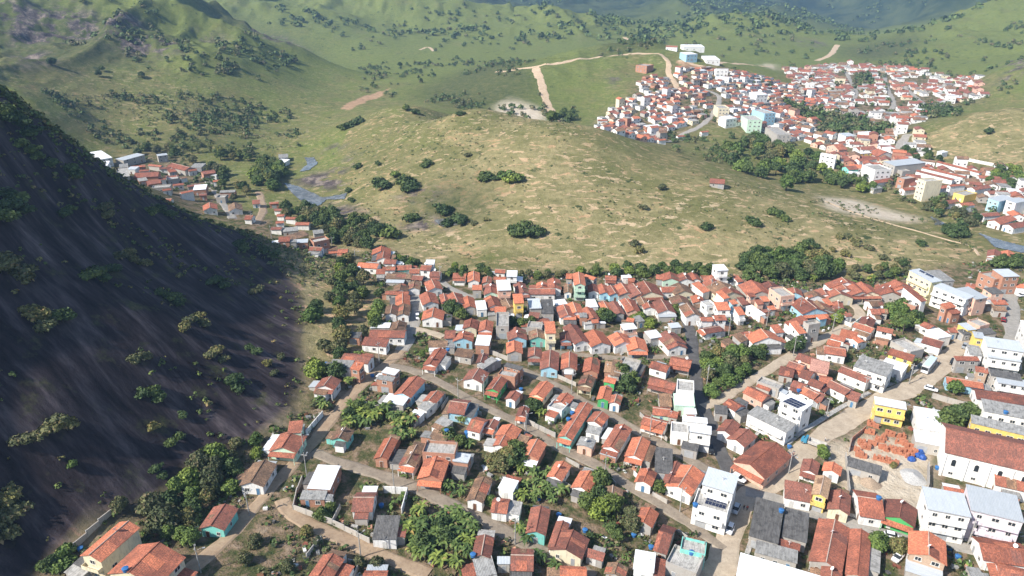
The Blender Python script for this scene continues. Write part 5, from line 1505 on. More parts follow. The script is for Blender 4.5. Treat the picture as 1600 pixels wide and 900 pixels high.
def clump(s, kinds, H, gap, what='tree', maxn=60, avoid=True):
    P = np.array(PX(s)); x0, y0 = P.min(0); x1, y1 = P.max(0); got = []; tries = 0
    while len(got) < maxn and tries < maxn * 14:
        tries += 1; px = (random.uniform(x0, x1), random.uniform(y0, y1))
        if not inpoly(np.array([px[0]]), np.array([px[1]]), P)[0]: continue
        w = hit(*px)
        if any((w[0] - g[0]) ** 2 + (w[1] - g[1]) ** 2 < gap * gap for g in got): continue
        if avoid and (house_hit(w[0], w[1], .6) or near_road(w[0], w[1], .6)): continue
        got.append(w); plant(w[0], w[1], random.choice(kinds), random.uniform(*H), px, what)
# woods by the rock, down to the lane
clump('478,500 520,450 560,425 595,455 602,490 590,530 552,600 500,600 478,560', ['dark', 'dark', 'bright', 'olive'], (5, 7.6), 4.6, maxn=25)
clump('500,440 540,410 560,425 520,455', ['dark', 'bright', 'olive'], (5, 7), 4, maxn=8)
clump('270,770 330,722 372,735 375,770 330,800 285,825 240,832 235,800', ['bright', 'dark', 'olive', 'bright'], (4.5, 7), 3.6, maxn=22)
clump('330,705 395,690 430,715 400,720 350,730', ['olive', 'bright'], (3, 4.5), 3.4, maxn=9)
P_('190,800', 'olive', 5.2); P_('85,885 75,892', 'dark', 3.5); P_('265,838 285,842 300,850', 'bright', 4.2)
clump('60,890 100,870 110,895 70,899', ['bright'], (1.5, 2.2), 2, 'bush', 6)
# riverside woods left of the hill
clump('398,262 440,250 445,285 425,300 400,290', ['dark', 'bright', 'bright'], (7, 10), 4.4, maxn=24)
clump('440,330 490,330 560,352 618,370 600,388 540,390 480,365 445,345', ['dark', 'dark', 'olive'], (5.4, 8), 4.2, maxn=44)
clump('300,255 345,262 360,285 395,300 370,320 345,300 320,275', ['dark', 'olive'], (5, 8), 6, maxn=14)
clump('340,240 400,240 400,252 345,252', ['olive', 'dark'], (6, 8), 7, maxn=10)
for p in PX('408,262 418,270 425,258 400,275 245,238 330,238 310,240 360,244 412,280 430,268 420,290 405,288 345,246 372,246 300,240 270,238'): w = hit(*p); plant(w[0], w[1], 'bright', random.uniform(8, 10), p, 'bamboo')
clump('200,235 290,232 300,242 215,243', ['dark', 'olive'], (6, 8), 8, maxn=8)
# village trees
P_('705,488 716,492 722,500', 'dark', 6.0); P_('710,430 722,440', 'dark', 5.2); P_('945,500 950,505', 'dark', 6.5); P_('815,512 830,508 800,510', 'dark', 4.2)
P_('545,655 560,645 575,648', 'dark', 4.5); P_('805,712 815,722 798,728', 'dark', 6.2); P_('780,735 792,725 775,728', 'olive', 5.5)
clump('905,770 940,760 965,785 960,815 935,815 908,795', ['dark', 'bright', 'dark'], (5, 6.6), 3.3, maxn=12)
P_('990,830 985,812', 'olive', 4.5); P_('955,830 965,845', 'dark', 4); P_('1030,770', 'dark', 4.2); P_('1285,718', 'bright', 4.6); P_('1283,705', 'bright', 3)
P_('1372,853 1366,862', 'bright', 4.6); P_('1408,858 1402,864', 'olive', 4.4); P_('1425,822', 'bright', 3.6)
clump('1460,665 1512,650 1515,672 1480,682', ['dark'], (6.5, 8), 4.5, maxn=8); P_('1490,615', 'bright', 4.8)
clump('1098,562 1160,560 1168,595 1140,606 1110,622 1102,600', ['bright', 'dark', 'bright', 'olive'], (4.5, 6.5), 3.3, maxn=24)
clump('1388,488 1425,482 1432,510 1398,525', ['dark', 'bright'], (5, 7), 3.6, maxn=10); P_('1410,522', 'bright', 7.5, 'palm'); P_('1338,420', 'olive', 6.5, 'palm')
P_('1243,548 1248,540 1235,552', 'dark', 5.4); P_('1306,505 1310,498', 'bright', 5.0); P_('970,590 985,600 978,610', 'dark', 5.5); P_('990,505 1000,500 1015,510', 'bright', 4.6); P_('660,558 672,548', 'bright', 3.2)
P_('1185,560 1190,552 1178,556', 'dark', 4.8); P_('1435,500 1440,505', 'bright', 3.4); P_('1395,730', 'olive', 2.2); P_('660,500 700,505', 'dark', 3.6); P_('1140,478', 'dark', 3); P_('1055,490 1062,495', 'dark', 4.2)
P_('700,690 720,700', 'dark', 5); P_('590,890 560,885 450,890', 'olive', 3); P_('400,852 385,880 480,835', 'olive', 3.2); P_('505,810 518,800', 'dark', 3.6)
P_('750,770 765,790', 'bright', 3.4); P_('660,860 690,830 700,850', 'dark', 5); P_('1485,695', 'bright', 4, 'banana')
clump('650,800 738,805 742,870 700,896 650,880 630,850', ['bright'], (3.2, 4.4), 2.9, 'banana', 34)
clump('536,640 560,632 585,645 590,665 545,668', ['bright'], (3.2, 4.2), 2.8, 'banana', 12)
clump('605,655 640,650 650,690 615,690', ['bright'], (3, 4.2), 2.9, 'banana', 12)
clump('810,735 850,740 880,770 860,790 815,790', ['bright'], (3, 4.2), 2.8, 'banana', 16)
clump('840,870 885,865 900,890 850,896', ['bright', 'dark'], (2.6, 3.8), 3, 'banana', 9)
P_('590,655 600,645', 'bright', 4, 'banana'); P_('830,640 836,646', 'dark', 4.6); P_('845,650', 'bright', 3.5, 'banana'); P_('735,700 722,660', 'bright', 3.6, 'banana'); P_('500,632 510,640', 'bright', 3.4, 'banana')
P_('1150,598 1120,560', 'bright', 3.4, 'banana'); P_('820,848 815,832', 'bright', 3.2, 'banana'); P_('720,775 700,765', 'bright', 3.2, 'banana'); P_('560,560 545,600 525,610', 'bright', 3.2, 'banana')
# foot of the grassy hill
clump('1155,425 1180,402 1262,398 1310,424 1312,436 1200,442 1160,438', ['dark', 'dark', 'bright', 'olive'], (6.5, 9), 5.0, maxn=34)
clump('900,432 960,424 1000,418 1110,424 1110,432 1000,432', ['dark', 'bright', 'dark'], (4.5, 6), 4.5, maxn=18)
clump('688,424 760,424 768,434 700,434', ['bright', 'dark'], (3.5, 5), 4.5, maxn=9); clump('800,432 890,428 890,434 810,438', ['dark', 'olive'], (3, 4.2), 4, maxn=9)
clump('1320,425 1420,415 1425,432 1330,440', ['olive', 'dark'], (3.5, 5), 4.5, maxn=12); clump('610,400 660,412 655,422 610,412', ['bright', 'dark'], (3.5, 5), 4, maxn=7)
clump('1545,410 1585,405 1590,422 1550,422', ['dark'], (5, 6.5), 4.5, maxn=7)
for p in PX('1165,440 1185,442 1230,443 1270,440 1340,438 1360,438 1385,434 700,432 720,434'): w = hit(*p); plant(w[0], w[1], 'bright', 3.4, p, 'banana')
# bushes on the pasture
for s, k, H in (('812,369 824,368 806,366 832,369 840,367 818,362', 'dark', 3.8), ('1103,358', 'dark', 2.9), ('1174,348 1180,352', 'dark', 2.9), ('1208,335 1218,338 1228,345', 'dark', 2.8), ('1262,384 1268,388', 'dark', 2.9), ('1312,372 1325,374 1335,378', 'olive', 2.3), ('1440,384', 'dark', 2.6),
    ('1006,327', 'olive', 2.4), ('800,286 808,283 795,282', 'bright', 4.2), ('778,280', 'dark', 2.6), ('755,284 762,280', 'dark', 3.2), ('730,245', 'olive', 2.3), ('688,330 695,334', 'dark', 4.0), ('715,345 722,350', 'dark', 3.6), ('545,200 555,196 535,203 562,192', 'dark', 3.8),
    ('662,262 670,258', 'dark', 3.2), ('720,180', 'dark', 2.6), ('1035,296', 'olive', 2.4), ('990,385 1000,395', 'olive', 2.4), ('618,275', 'bright', 3.4), ('595,290 600,295 632,290 640,300 645,292', 'dark', 4.6), ('590,258 560,262', 'dark', 2.6), ('1340,385 1355,390 1300,392', 'olive', 1.8),
    ('1380,405 1410,410 1320,400', 'olive', 2.2), ('545,300 550,315', 'dark', 2.4), ('570,350 610,372 605,365', 'dark', 4.5), ('640,345 700,352', 'dark', 3.6), ('1545,208', 'dark', 3.2), ('635,172 650,178', 'dark', 3.2), ('740,350 760,345', 'olive', 1.8)):
    P_(s, k, H, 'bush')
# shrubs rooted on the black rock
for s, k, H in (('60,500 75,512 50,490', 'olive', 2.4), ('90,500 105,498', 'dark', 2.3), ('55,690 75,680 30,695 90,665 100,670', 'olive', 2.3), ('225,620 240,615 250,622', 'dark', 1.8), ('225,560 215,565', 'olive', 1.9), ('280,685 270,695 285,650', 'dark', 1.4), ('240,670', 'olive', 1.4), ('115,728', 'bright', 1.2),
    ('245,735 255,745', 'dark', 1.3), ('10,800 20,780 5,820 25,810 15,840', 'olive', 2.6), ('360,600 370,610 365,595', 'dark', 2.0), ('330,560 340,552 350,565', 'olive', 1.9), ('390,545 400,552', 'dark', 1.7), ('300,505 310,500 320,510 290,515', 'olive', 2.0), ('270,470 280,478 260,465 250,460', 'dark', 2.0),
    ('210,410 200,400 225,415 190,405', 'olive', 2.2), ('150,430 165,440 140,435 175,425', 'dark', 2.2), ('20,420 35,430 10,410 45,440', 'olive', 2.6), ('10,330 25,320 40,335 15,310 5,345', 'dark', 2.8), ('110,330 100,340', 'dark', 2.0), ('165,330 170,340', 'olive', 2.2), ('240,335 250,330 262,338', 'dark', 2.2),
    ('375,385 380,390', 'dark', 2.4), ('415,395 428,402', 'dark', 2.4), ('340,440 350,450 330,445', 'dark', 2.0), ('395,460 405,455', 'olive', 1.9), ('60,250 80,260 50,240 35,230', 'dark', 2.4), ('20,190 35,200 10,180 50,215', 'dark', 3.2), ('110,270 120,280', 'dark', 2.4), ('420,570 440,560 430,585', 'olive', 1.5)):
    P_(s, k, H, 'bush')
# scattered far trees and river woods: individuals where they can be told apart
clump('1130,232 1190,217 1278,255 1298,288 1230,298 1150,265', ['dark', 'bright', 'olive', 'dark'], (8, 11), 6.5, maxn=46)
P_('870,188 880,185 890,188 862,190', 'dark', 9); P_('625,105', 'dark', 8); P_('155,120 160,112', 'dark', 6); P_('82,102', 'dark', 7); P_('222,122', 'dark', 6.5); P_('1480,365 1490,370 1500,368', 'dark', 7.5)
clump('1450,318 1530,345 1520,355 1470,340 1440,330', ['dark', 'olive'], (5, 7), 5, maxn=10); P_('1495,330 1505,335 1320,285 1335,292', 'bright', 7.5, 'palm'); clump('1285,270 1345,285 1380,300 1360,305 1300,292', ['dark', 'bright'], (6, 8), 6, maxn=12)
clump('1555,262 1599,275 1599,300 1540,288', ['dark', 'bright'], (6, 8.5), 6, maxn=12); clump('1395,235 1470,245 1475,255 1410,250', ['dark'], (5.5, 7), 7, maxn=8)

# ------------------------------------------------------------------ far woods and scrub: uncountable, one mass each
def mass(name, label, pts, rad, leafk, nl, mats, mi=None):
    rng = np.random.default_rng(len(name)); pts = np.asarray(pts); rad = np.asarray(rad); n = len(pts)
    v = rng.normal(0, 1, (n, nl, 3)); v[..., 2] = np.abs(v[..., 2]) * .9; v /= np.linalg.norm(v, axis=2)[..., None]
    c = pts[:, None] + v * rad[:, None, None] * np.array((1, 1, .85)) * rng.uniform(.55, 1.0, (n, nl, 1)) + np.array((0, 0, .35)) * rad[:, None, None]
    c = c.reshape(-1, 3); nv = (v + rng.normal(0, .35, v.shape)).reshape(-1, 3); nv /= np.linalg.norm(nv, axis=1)[:, None]
    a = np.cross(nv, rng.normal(0, 1, nv.shape)); a /= np.linalg.norm(a, axis=1)[:, None]; b_ = np.cross(nv, a); s = np.repeat(rad, nl)[:, None] * leafk * rng.uniform(.6, 1.3, (len(c), 1))
    V = np.stack([c - a * s, c - b_ * s * .8, c + a * s, c + b_ * s * .8], 1).reshape(-1, 3).astype(np.float32)
    me = bpy.data.meshes.new(name); me.vertices.add(len(V)); me.vertices.foreach_set('co', V.ravel()); nq = len(c)
    me.loops.add(nq * 4); me.loops.foreach_set('vertex_index', np.arange(nq * 4, dtype=np.int32)); me.polygons.add(nq); me.polygons.foreach_set('loop_start', np.arange(0, nq * 4, 4, dtype=np.int32))
    for m_ in mats: me.materials.append(m_)
    if len(mats) > 1: me.polygons.foreach_set('material_index', np.repeat(rng.integers(0, len(mats), n), nl).astype(np.int32))
    me.update(); o = put(name, me); tag(o, label, None, kind='stuff'); return o
def scatter(poly_px, n, rr, dens_noise=None):
    P = np.array(wpoly(poly_px)) if isinstance(poly_px, str) else np.array(poly_px); x0, y0 = P.min(0); x1, y1 = P.max(0)
    # even per picture area is not wanted: even per ground area
    x = RNG.uniform(x0, x1, n * 4); y_ = RNG.uniform(y0, y1, n * 4); k = inpoly(x, y_, P)
    if dens_noise: k &= (fbm(x / dens_noise, y_ / dens_noise, 3, 91) + RNG.uniform(-.1, .1, len(x)) > .04)
    x, y_ = x[k][:n], y_[k][:n]; return np.stack([x, y_, ground(x, y_)], 1), RNG.uniform(rr[0], rr[1], len(x))
pt, rd = [], []
for s, n, rr, dn in (('1225,160 1300,178 1400,200 1380,218 1300,200 1235,182', 170, (3, 5), None), ('1275,190 1335,200 1325,218 1278,214', 60, (3, 5), None), ('1330,118 1362,118 1365,135 1335,135', 40, (2.5, 4.5), None), ('1440,165 1500,170 1500,182 1440,185', 60, (2.5, 4.5), None),
     ('930,88 960,76 1010,62 1030,68 1030,80 960,88', 110, (2.5, 4.5), None), ('1040,85 1110,95 1200,130 1280,165 1270,170 1190,138 1100,104', 80, (2, 3.5), 30), ('780,168 905,170 905,188 790,186', 60, (2, 4), None), ('560,100 800,90 850,130 850,170 720,172 620,155 560,145', 330, (1.6, 3.6), 34),
     ('60,140 300,140 450,170 470,230 200,236 100,175', 260, (1.6, 3.4), 26), ('0,5 300,5 480,80 400,130 150,120 0,110', 300, (2, 5), 70), ('500,10 760,12 980,40 990,62 700,86 520,80', 120, (2.5, 5), 90), ('1010,60 1150,14 1300,70 1250,98 1060,80', 190, (2.5, 5), 60),
     ('1320,85 1420,55 1599,30 1599,160 1500,165 1480,120 1340,100', 330, (2, 4.5), 50), ('1230,100 1530,115 1520,160 1400,200 1290,175', 130, (2, 3.5), None), ('985,130 1010,120 1290,155 1260,215 1080,190 960,210', 90, (1.8, 3), None),
     ('1285,255 1599,300 1599,380 1450,335', 110, (1.8, 3.4), None), ('1000,200 1140,205 1180,250 1130,260 1040,235', 90, (1.6, 3.2), 25), ('150,235 300,240 360,300 300,310', 60, (1.5, 2.6), None)):
    a, b_ = scatter(s, n, rr, dn); pt.append(a); rd.append(b_)
pt = np.concatenate(pt); rd = np.concatenate(rd)
ok = np.array([not (any(inside(B, x, y_, 1.5) for B in BLD if abs(B['c'][0] - x) < 30 and abs(B['c'][1] - y_) < 30)) for x, y_, z in pt])
FA = np.array(FARXY); ok &= np.array([((FA[:, 0] - x) ** 2 + (FA[:, 1] - y_) ** 2).min() > 22 for x, y_, z in pt])
pt, rd = pt[ok], rd[ok]
# stretch a share into taller crowns by stacking a second puff
tall = RNG.random(len(pt)) < .5; pt2 = pt[tall] + np.stack([RNG.normal(0, .8, tall.sum()), RNG.normal(0, .8, tall.sum()), rd[tall] * .9], 1)
mass('far_woods', 'scattered dark trees of the far hills and creeks', np.concatenate([pt, pt2]), np.concatenate([rd, rd[tall] * .75]), .30, 34, [LEAF['dark'], LEAF['dark'], LEAF['olive']])
fx = RNG.uniform(-1300, 1700, 9000); fy = RNG.uniform(1300, 2900, 9000); kk = (fbm(fx / 260, fy / 260, 3, 77) > -.02); fx, fy = fx[kk][:4200], fy[kk][:4200]
mass('mountain_forest', 'dark forest patches on the farthest mountains', np.stack([fx, fy, ground(fx, fy)], 1), RNG.uniform(4, 9, len(fx)), .42, 14, [LEAF['dark']])
a, b_ = scatter('640,170 850,190 1000,235 1250,310 1450,400 1100,418 700,408 560,360 540,250', 900, (.35, .9), 30)
c2, d2 = scatter('60,140 300,140 450,170 470,230 200,236 100,175', 800, (.5, 1.3), 30); e2, f2 = scatter('1285,305 1460,345 1540,395 1420,400 1250,330', 260, (.4, 1.1), 15)
mass('hillside_scrub', 'low dry scrub dotted over the pasture slopes', np.concatenate([a, c2, e2]), np.concatenate([b_, d2, f2]), .42, 12, [LEAF['olive'], LEAF['dark'], LEAF['pale']])
# tufts and creepers on the rock
a, b_ = scatter(ROCK_POLY[:12] + [(-180, 330), (-200, 120), (-130, 90)], 900, (.4, 1.3), 16)
cr = np.array([at_z(*q)[:2] for q in ((-40, 110, 98), (0, 140, 92), (60, 185, 80), (130, 240, 66), (250, 310, 41), (370, 360, 16), (470, 388, 9))])
tt = RNG.uniform(0, 1, 420) ** 1.3 * (len(cr) - 1); i0 = np.minimum(tt.astype(int), len(cr) - 2); cx_ = cr[i0] + (cr[i0 + 1] - cr[i0]) * (tt - i0)[:, None] + RNG.normal(0, 5, (420, 2))
a = np.concatenate([a, np.stack([cx_[:, 0], cx_[:, 1], ground(cx_[:, 0], cx_[:, 1])], 1)]); b_ = np.concatenate([b_, RNG.uniform(.5, 1.9, 420)])
mass('rock_scrub', 'dry tufts and creepers clinging to the black rock', a, b_, .36, 14, [LEAF['dark'], LEAF['olive'], LEAF['dark']])
a, b_ = scatter('370,362 470,388 545,405 520,440 480,450 400,400', 420, (.5, 1.3), None)
a2, b2 = scatter('60,899 130,850 275,790 330,725 400,700 470,645 485,655 400,735 335,800 280,840 130,880', 300, (.4, 1.0), None)
mass('rockfoot_grass', 'rank grass and brush along the foot of the rock', np.concatenate([a, a2]), np.concatenate([b_, b2]), .36, 14, [LEAF['olive'], LEAF['bright'], LEAF['pale']])
# weeds and gardens between the houses
vp = np.array(VILLAGE); gx = RNG.uniform(vp[:, 0].min(), vp[:, 0].max(), 26000); gy = RNG.uniform(vp[:, 1].min(), vp[:, 1].max(), 26000)
k = inpoly(gx, gy, vp) & (fbm(gx / 16, gy / 16, 3, 55) > -.01) & (gy > 95); gx, gy = gx[k], gy[k]
keep = np.ones(len(gx), bool)
for B in BLD:
    d_, n_, _ = bframe(B); rx, ry = gx - B['c'][0], gy - B['c'][1]; keep &= ~((np.abs(rx * d_[0] + ry * d_[1]) < B['L'] / 2 + .5) & (np.abs(rx * n_[0] + ry * n_[1]) < B['W'] / 2 + .5))
for L_, hw in ROADS:
    for q in L_[::2]: keep &= (gx - q[0]) ** 2 + (gy - q[1]) ** 2 > (hw + .4) ** 2
YARD = np.array(wpoly('1288,690 1330,690 1345,675 1452,700 1456,800 1425,808 1330,772 1305,745')); keep &= ~inpoly(gx, gy, YARD)
gx, gy = gx[keep][:7000], gy[keep][:7000]
mass('garden_undergrowth', 'weeds, vines and low garden greenery between the houses', np.stack([gx, gy, ground(gx, gy)], 1), RNG.uniform(.35, 1.0, len(gx)) * (1 + .9 * (RNG.random(len(gx)) < .22)), .36, 13, [LEAF['bright'], LEAF['dark'], LEAF['olive'], LEAF['banana']])
# ------------------------------------------------------------------ lean-tos and back rooms built onto the houses
def free_spot(B, pts, pad=.25):
    for x, y in pts:
        for Q in BLD:
            if Q is not B and abs(Q['c'][0] - x) < 40 and abs(Q['c'][1] - y) < 40 and inside(Q, x, y, pad): return False
        if near_road(x, y, .5): return False
        if inpoly(np.array([x]), np.array([y]), YARD)[0]: return False
    return True
LEANXY = []
for B in BLD:
    if B['c'][1] > 330 or B['mark'] or B['h'] > 5.5: continue
    d, n, rz = bframe(B); done = 0
    sides_ = [(0, 1), (0, -1), (1, 0), (-1, 0)]; random.shuffle(sides_)
    for sx, sy in sides_:
        if done >= 2 or random.random() < .3: continue
        dep = random.uniform(1.8, 3.4); span = (B['L'] if sy else B['W']) * random.uniform(.45, .92)
        ox = sx * (B['L'] / 2 + dep / 2 - .35) + (random.uniform(-.3, .3) * (B['L'] - span) if sy else 0); oy = sy * (B['W'] / 2 + dep / 2 - .35) + (random.uniform(-.3, .3) * (B['W'] - span) if sx else 0)
        hx_, hy_ = (span / 2, dep / 2) if sy else (dep / 2, span / 2)
        cs = [B['c'] + d * (ox + a * hx_) + n * (oy + b_ * hy_) for a in (-1, 0, 1) for b_ in (-1, 0, 1) if not (sx and a == -sx) and not (sy and b_ == -sy)]
        if not free_spot(B, [tuple(c_) for c_ in cs]): continue
        if any((c_[0] - q[0]) ** 2 + (c_[1] - q[1]) ** 2 < 6 for c_ in cs for q in LEANXY): continue
        done += 1; LEANXY += [tuple(c_) for c_ in cs]
        h1 = random.uniform(2.0, 2.45); h2 = h1 + .35; wm = random.choice([WALL['n'], WALL['n'], WALL['k'], WALL[B['wall']], WALL['w']]); rm = ROOF[random.choice('ggkkbbdrcsw')]
        zz = [[h1 if (sx and (a == sx)) or (sy and (b_ == sy)) else h2 for b_ in (-1, 1)] for a in (-1, 1)]
        q = MB(); X0, X1, Y0, Y1 = ox - hx_, ox + hx_, oy - hy_, oy + hy_
        t_ = [(X0, Y0, zz[0][0]), (X1, Y0, zz[1][0]), (X1, Y1, zz[1][1]), (X0, Y1, zz[0][1])]
        q.add([(x, y, -2) for x, y, z in t_] + t_, [(0, 1, 5, 4), (1, 2, 6, 5), (2, 3, 7, 6), (3, 0, 4, 7)]); q.build('back_room_wall', [wm], B['obj'])
        e = .22; q = MB(); q.slab([(X0 - e, Y0 - e, zz[0][0] + .1), (X1 + e, Y0 - e, zz[1][0] + .1), (X1 + e, Y1 + e, zz[1][1] + .1), (X0 - e, Y1 + e, zz[0][1] + .1)], .08); q.build('back_room_roof', [rm], B['obj'])

# ------------------------------------------------------------------ solar panels bolted on roofs
M_CELL = plain('solar_cell', (0.018, 0.026, 0.06), .25, var=.1)
def at_building(px, py):
    best = None
    for B in BLD:
        if B['mark']: continue
        z = B['g'] + B['h'] + (B['W'] * B['sl'] * (.25 if B['t'] == 'G' else .5)); w = at_z(px, py, z)
        if inside(B, w[0], w[1], .2) and (best is None or z > best[1][2]): best = (B, w)
    return best
def solar(px, nx, ny):
    P = PX(px); r = at_building(sum(p[0] for p in P) / 3, sum(p[1] for p in P) / 3)
    if not r: print('NO SOLAR', px); return
    B, _ = r; d, n, rz = bframe(B)
    def loc(p):
        z = B['h'] + B['W'] * B['sl'] * .5; w = at_z(p[0], p[1], B['g'] + z)[:2] - B['c']; lx, ly = float(w @ d), float(w @ n)
        return Vector((lx, ly, B['h'] + (B['W'] / 2 - ly) * B['sl'] + .22))
    a, b_, c_ = [loc(p) for p in P]; u, v = (b_ - a) / nx, (c_ - b_) / ny
    for i in range(nx):
        for j in range(ny):
            o0 = a + u * i + v * j; q = [o0 + u * .04 + v * .04, o0 + u * .96 + v * .04, o0 + u * .96 + v * .96, o0 + u * .04 + v * .96]
            m_ = MB(); m_.slab(q, .06, 0); m_.slab([p + Vector((0, 0, .012)) + (o0 + u * .5 + v * .5 - p) * .06 for p in q], .01, 1)
            m_.build('solar_panel', [M_STEEL, M_CELL], B['ro'] and B['obj'])
solar('1105,776 1137,785 1133,797', 6, 2); solar('1236,622 1260,633 1246,638', 6, 3); solar('1438,423 1460,432 1457,434', 8, 1)

# ------------------------------------------------------------------ water tanks
TLBL = []
tb = MB(); prof = [(.42, 0), (.5, .08), (.56, .7), (.58, .78)]; n_ = 14
vs = [(r * math.cos(2 * math.pi * k / n_), r * math.sin(2 * math.pi * k / n_), z) for r, z in prof for k in range(n_)]
tb.add(vs, [(i * n_ + k, i * n_ + (k + 1) % n_, (i + 1) * n_ + (k + 1) % n_, (i + 1) * n_ + k) for i in range(3) for k in range(n_)] + [tuple(range(n_))[::-1]])
ME_TANK = tb.mesh('tank_body', [M_BLUE]); lb = MB(); prof = [(.62, .74), (.62, .82), (.3, .93), (.08, .96)]
vs = [(r * math.cos(2 * math.pi * k / n_), r * math.sin(2 * math.pi * k / n_), z) for r, z in prof for k in range(n_)]
lb.add(vs, [(i * n_ + k, i * n_ + (k + 1) % n_, (i + 1) * n_ + (k + 1) % n_, (i + 1) * n_ + k) for i in range(3) for k in range(n_)] + [tuple(3 * n_ + k for k in range(n_))]); ME_LID = lb.mesh('lid', [M_BLUE])
def tank(px, py, s=1.0):
    r = at_building(px, py)
    if r:
        B, w = r; d, n, _ = bframe(B); ly = float((w[:2] - B['c']) @ n); z = B['g'] + B['h'] + ((B['W'] / 2 - abs(ly)) * B['sl'] if B['t'] == 'G' else (B['W'] / 2 - ly) * B['sl']) - .05
        where = 'on roof'
    else: w = hit(px, py); z = w[2] - .05; where = 'in yard'
    o = empty('water_tank', (w[0], w[1], z), 0); o.scale = (s * 1.1, s * 1.1, s * 1.1); put('tank_body', ME_TANK, o); put('lid', ME_LID, o); o['category'] = 'water tank'; o['group'] = 'blue water tanks'
    TLBL.append((o, f'blue water tank {where}', near_mark(px, py), px, py))
for x, y in PX('126,860 198,897 596,792 842,781 873,807 739,868 914,831 990,838 1017,857 1080,866 1220,802 1086,791 1371,785 1483,860 1496,872 1464,733 700,545 814,610 894,645 888,655 698,677 728,688 1186,674 1226,588 1262,592 1233,700 1571,645 700,546 510,570 582,589 1248,610'): tank(x, y)
tank(731, 680, 1.5)
unique_labels(TLBL, None)

# ------------------------------------------------------------------ yard walls
WL = []
def yard_wall(px, h, mat, desc):
    L = np.array([hit(*p)[:2] for p in PX(px)]); b = MB(); c0 = L.mean(0); g0 = gz(*c0); segs = []
    for a, e in zip(L[:-1], L[1:]):
        k = max(1, int(np.linalg.norm(e - a) / 3.0)); segs += [(a + (e - a) * i / k, a + (e - a) * (i + 1) / k) for i in range(k)]
    o = empty('yard_wall', (c0[0], c0[1], g0)); 
    for i, (a, e) in enumerate(segs):
        t = (e - a) / np.linalg.norm(e - a); nn_ = np.array((-t[1], t[0])) * .1; z = gz(*((a + e) / 2)) - g0; q = [a - c0 - nn_, e - c0 - nn_, e - c0 + nn_, a - c0 + nn_]
        top = z + h + (i % 2) * .012
        m_ = MB(); m_.add([(*p, z - 1) for p in q] + [(*p, top) for p in q], [(4, 5, 6, 7), (0, 1, 5, 4), (1, 2, 6, 5), (2, 3, 7, 6), (3, 0, 4, 7)]); m_.build('wall_panel', [mat], o)
        MB().box(-.14, .14, -.14, .14, z - 1, top + .08).build('wall_post', [M_CONC], o, False, (a[0] - c0[0], a[1] - c0[1], 0), math.atan2(t[1], t[0]))
    o['category'] = 'wall'; o['kind'] = 'thing'; o['group'] = 'yard walls'; p = PX(px); WL.append((o, desc, near_mark(*p[len(p) // 2]), *p[len(p) // 2]))
gy_, wh_, bk_, pk_ = (WALL['n'], WALL['w'], WALL['k'], WALL['p'])
for px, h, mt, ds in (('459,797 520,820 578,850', 1.7, gy_, 'grey panelled yard wall'), ('459,797 465,770 473,752', 1.7, gy_, 'grey panelled yard wall'), ('520,818 532,795', 1.5, gy_, 'low grey block wall'), ('478,682 505,650', 1.9, wh_, 'pale whitewashed yard wall'), ('600,770 637,772 628,805', 2.2, wh_, 'tall white yard wall'),
    ('820,660 868,684', 1.7, gy_, 'grey panelled yard wall'), ('872,591 900,604', 1.5, gy_, 'low grey block wall'), ('1108,620 1142,607', 1.8, bk_, 'bare brick retaining wall'), ('1456,622 1504,636 1516,636', 2.0, gy_, 'grey panelled yard wall'), ('1449,732 1449,765', 2.2, gy_, 'grey panelled yard wall'),
    ('1146,722 1185,757 1240,713', 1.6, pk_, 'pink boundary wall'), ('1504,250 1552,260', 2.2, wh_, 'long white boundary wall'), ('764,552 794,564', 1.7, gy_, 'grey panelled yard wall'), ('711,534 744,544', 1.8, gy_, 'grey panelled yard wall'), ('118,858 175,803', 1.6, gy_, 'mossy grey rockside wall'),
    ('1000,650 1042,690', 1.4, gy_, 'low grey block wall'), ('865,745 905,775', 1.3, gy_, 'low grey block wall'), ('480,872 503,845', 1.5, gy_, 'grey panelled yard wall'), ('545,880 562,885 553,905', 1.5, gy_, 'grey panelled yard wall'), ('1326,772 1320,715', 2.0, gy_, 'grey panelled yard wall'),
    ('1326,706 1330,690 1352,672', 1.6, bk_, 'bare brick retaining wall'), ('690,640 700,625', 1.4, gy_, 'low grey block wall'), ('990,742 1012,765', 1.5, wh_, 'pale whitewashed yard wall'), ('885,720 905,732', 1.3, gy_, 'low grey block wall'), ('1060,835 1100,865', 1.5, gy_, 'grey panelled yard wall'),
    ('1305,500 1330,512 1345,500', 1.6, wh_, 'pale whitewashed yard wall'), ('1560,352 1600,362', 2.0, wh_, 'long white boundary wall'), ('1020,775 1042,788', 1.4, gy_, 'low grey block wall'), ('735,640 752,650', 1.3, gy_, 'low grey block wall'), ('945,742 962,760', 1.3, gy_, 'low grey block wall')):
    yard_wall(px, h, mt, ds)
unique_labels(WL, None)

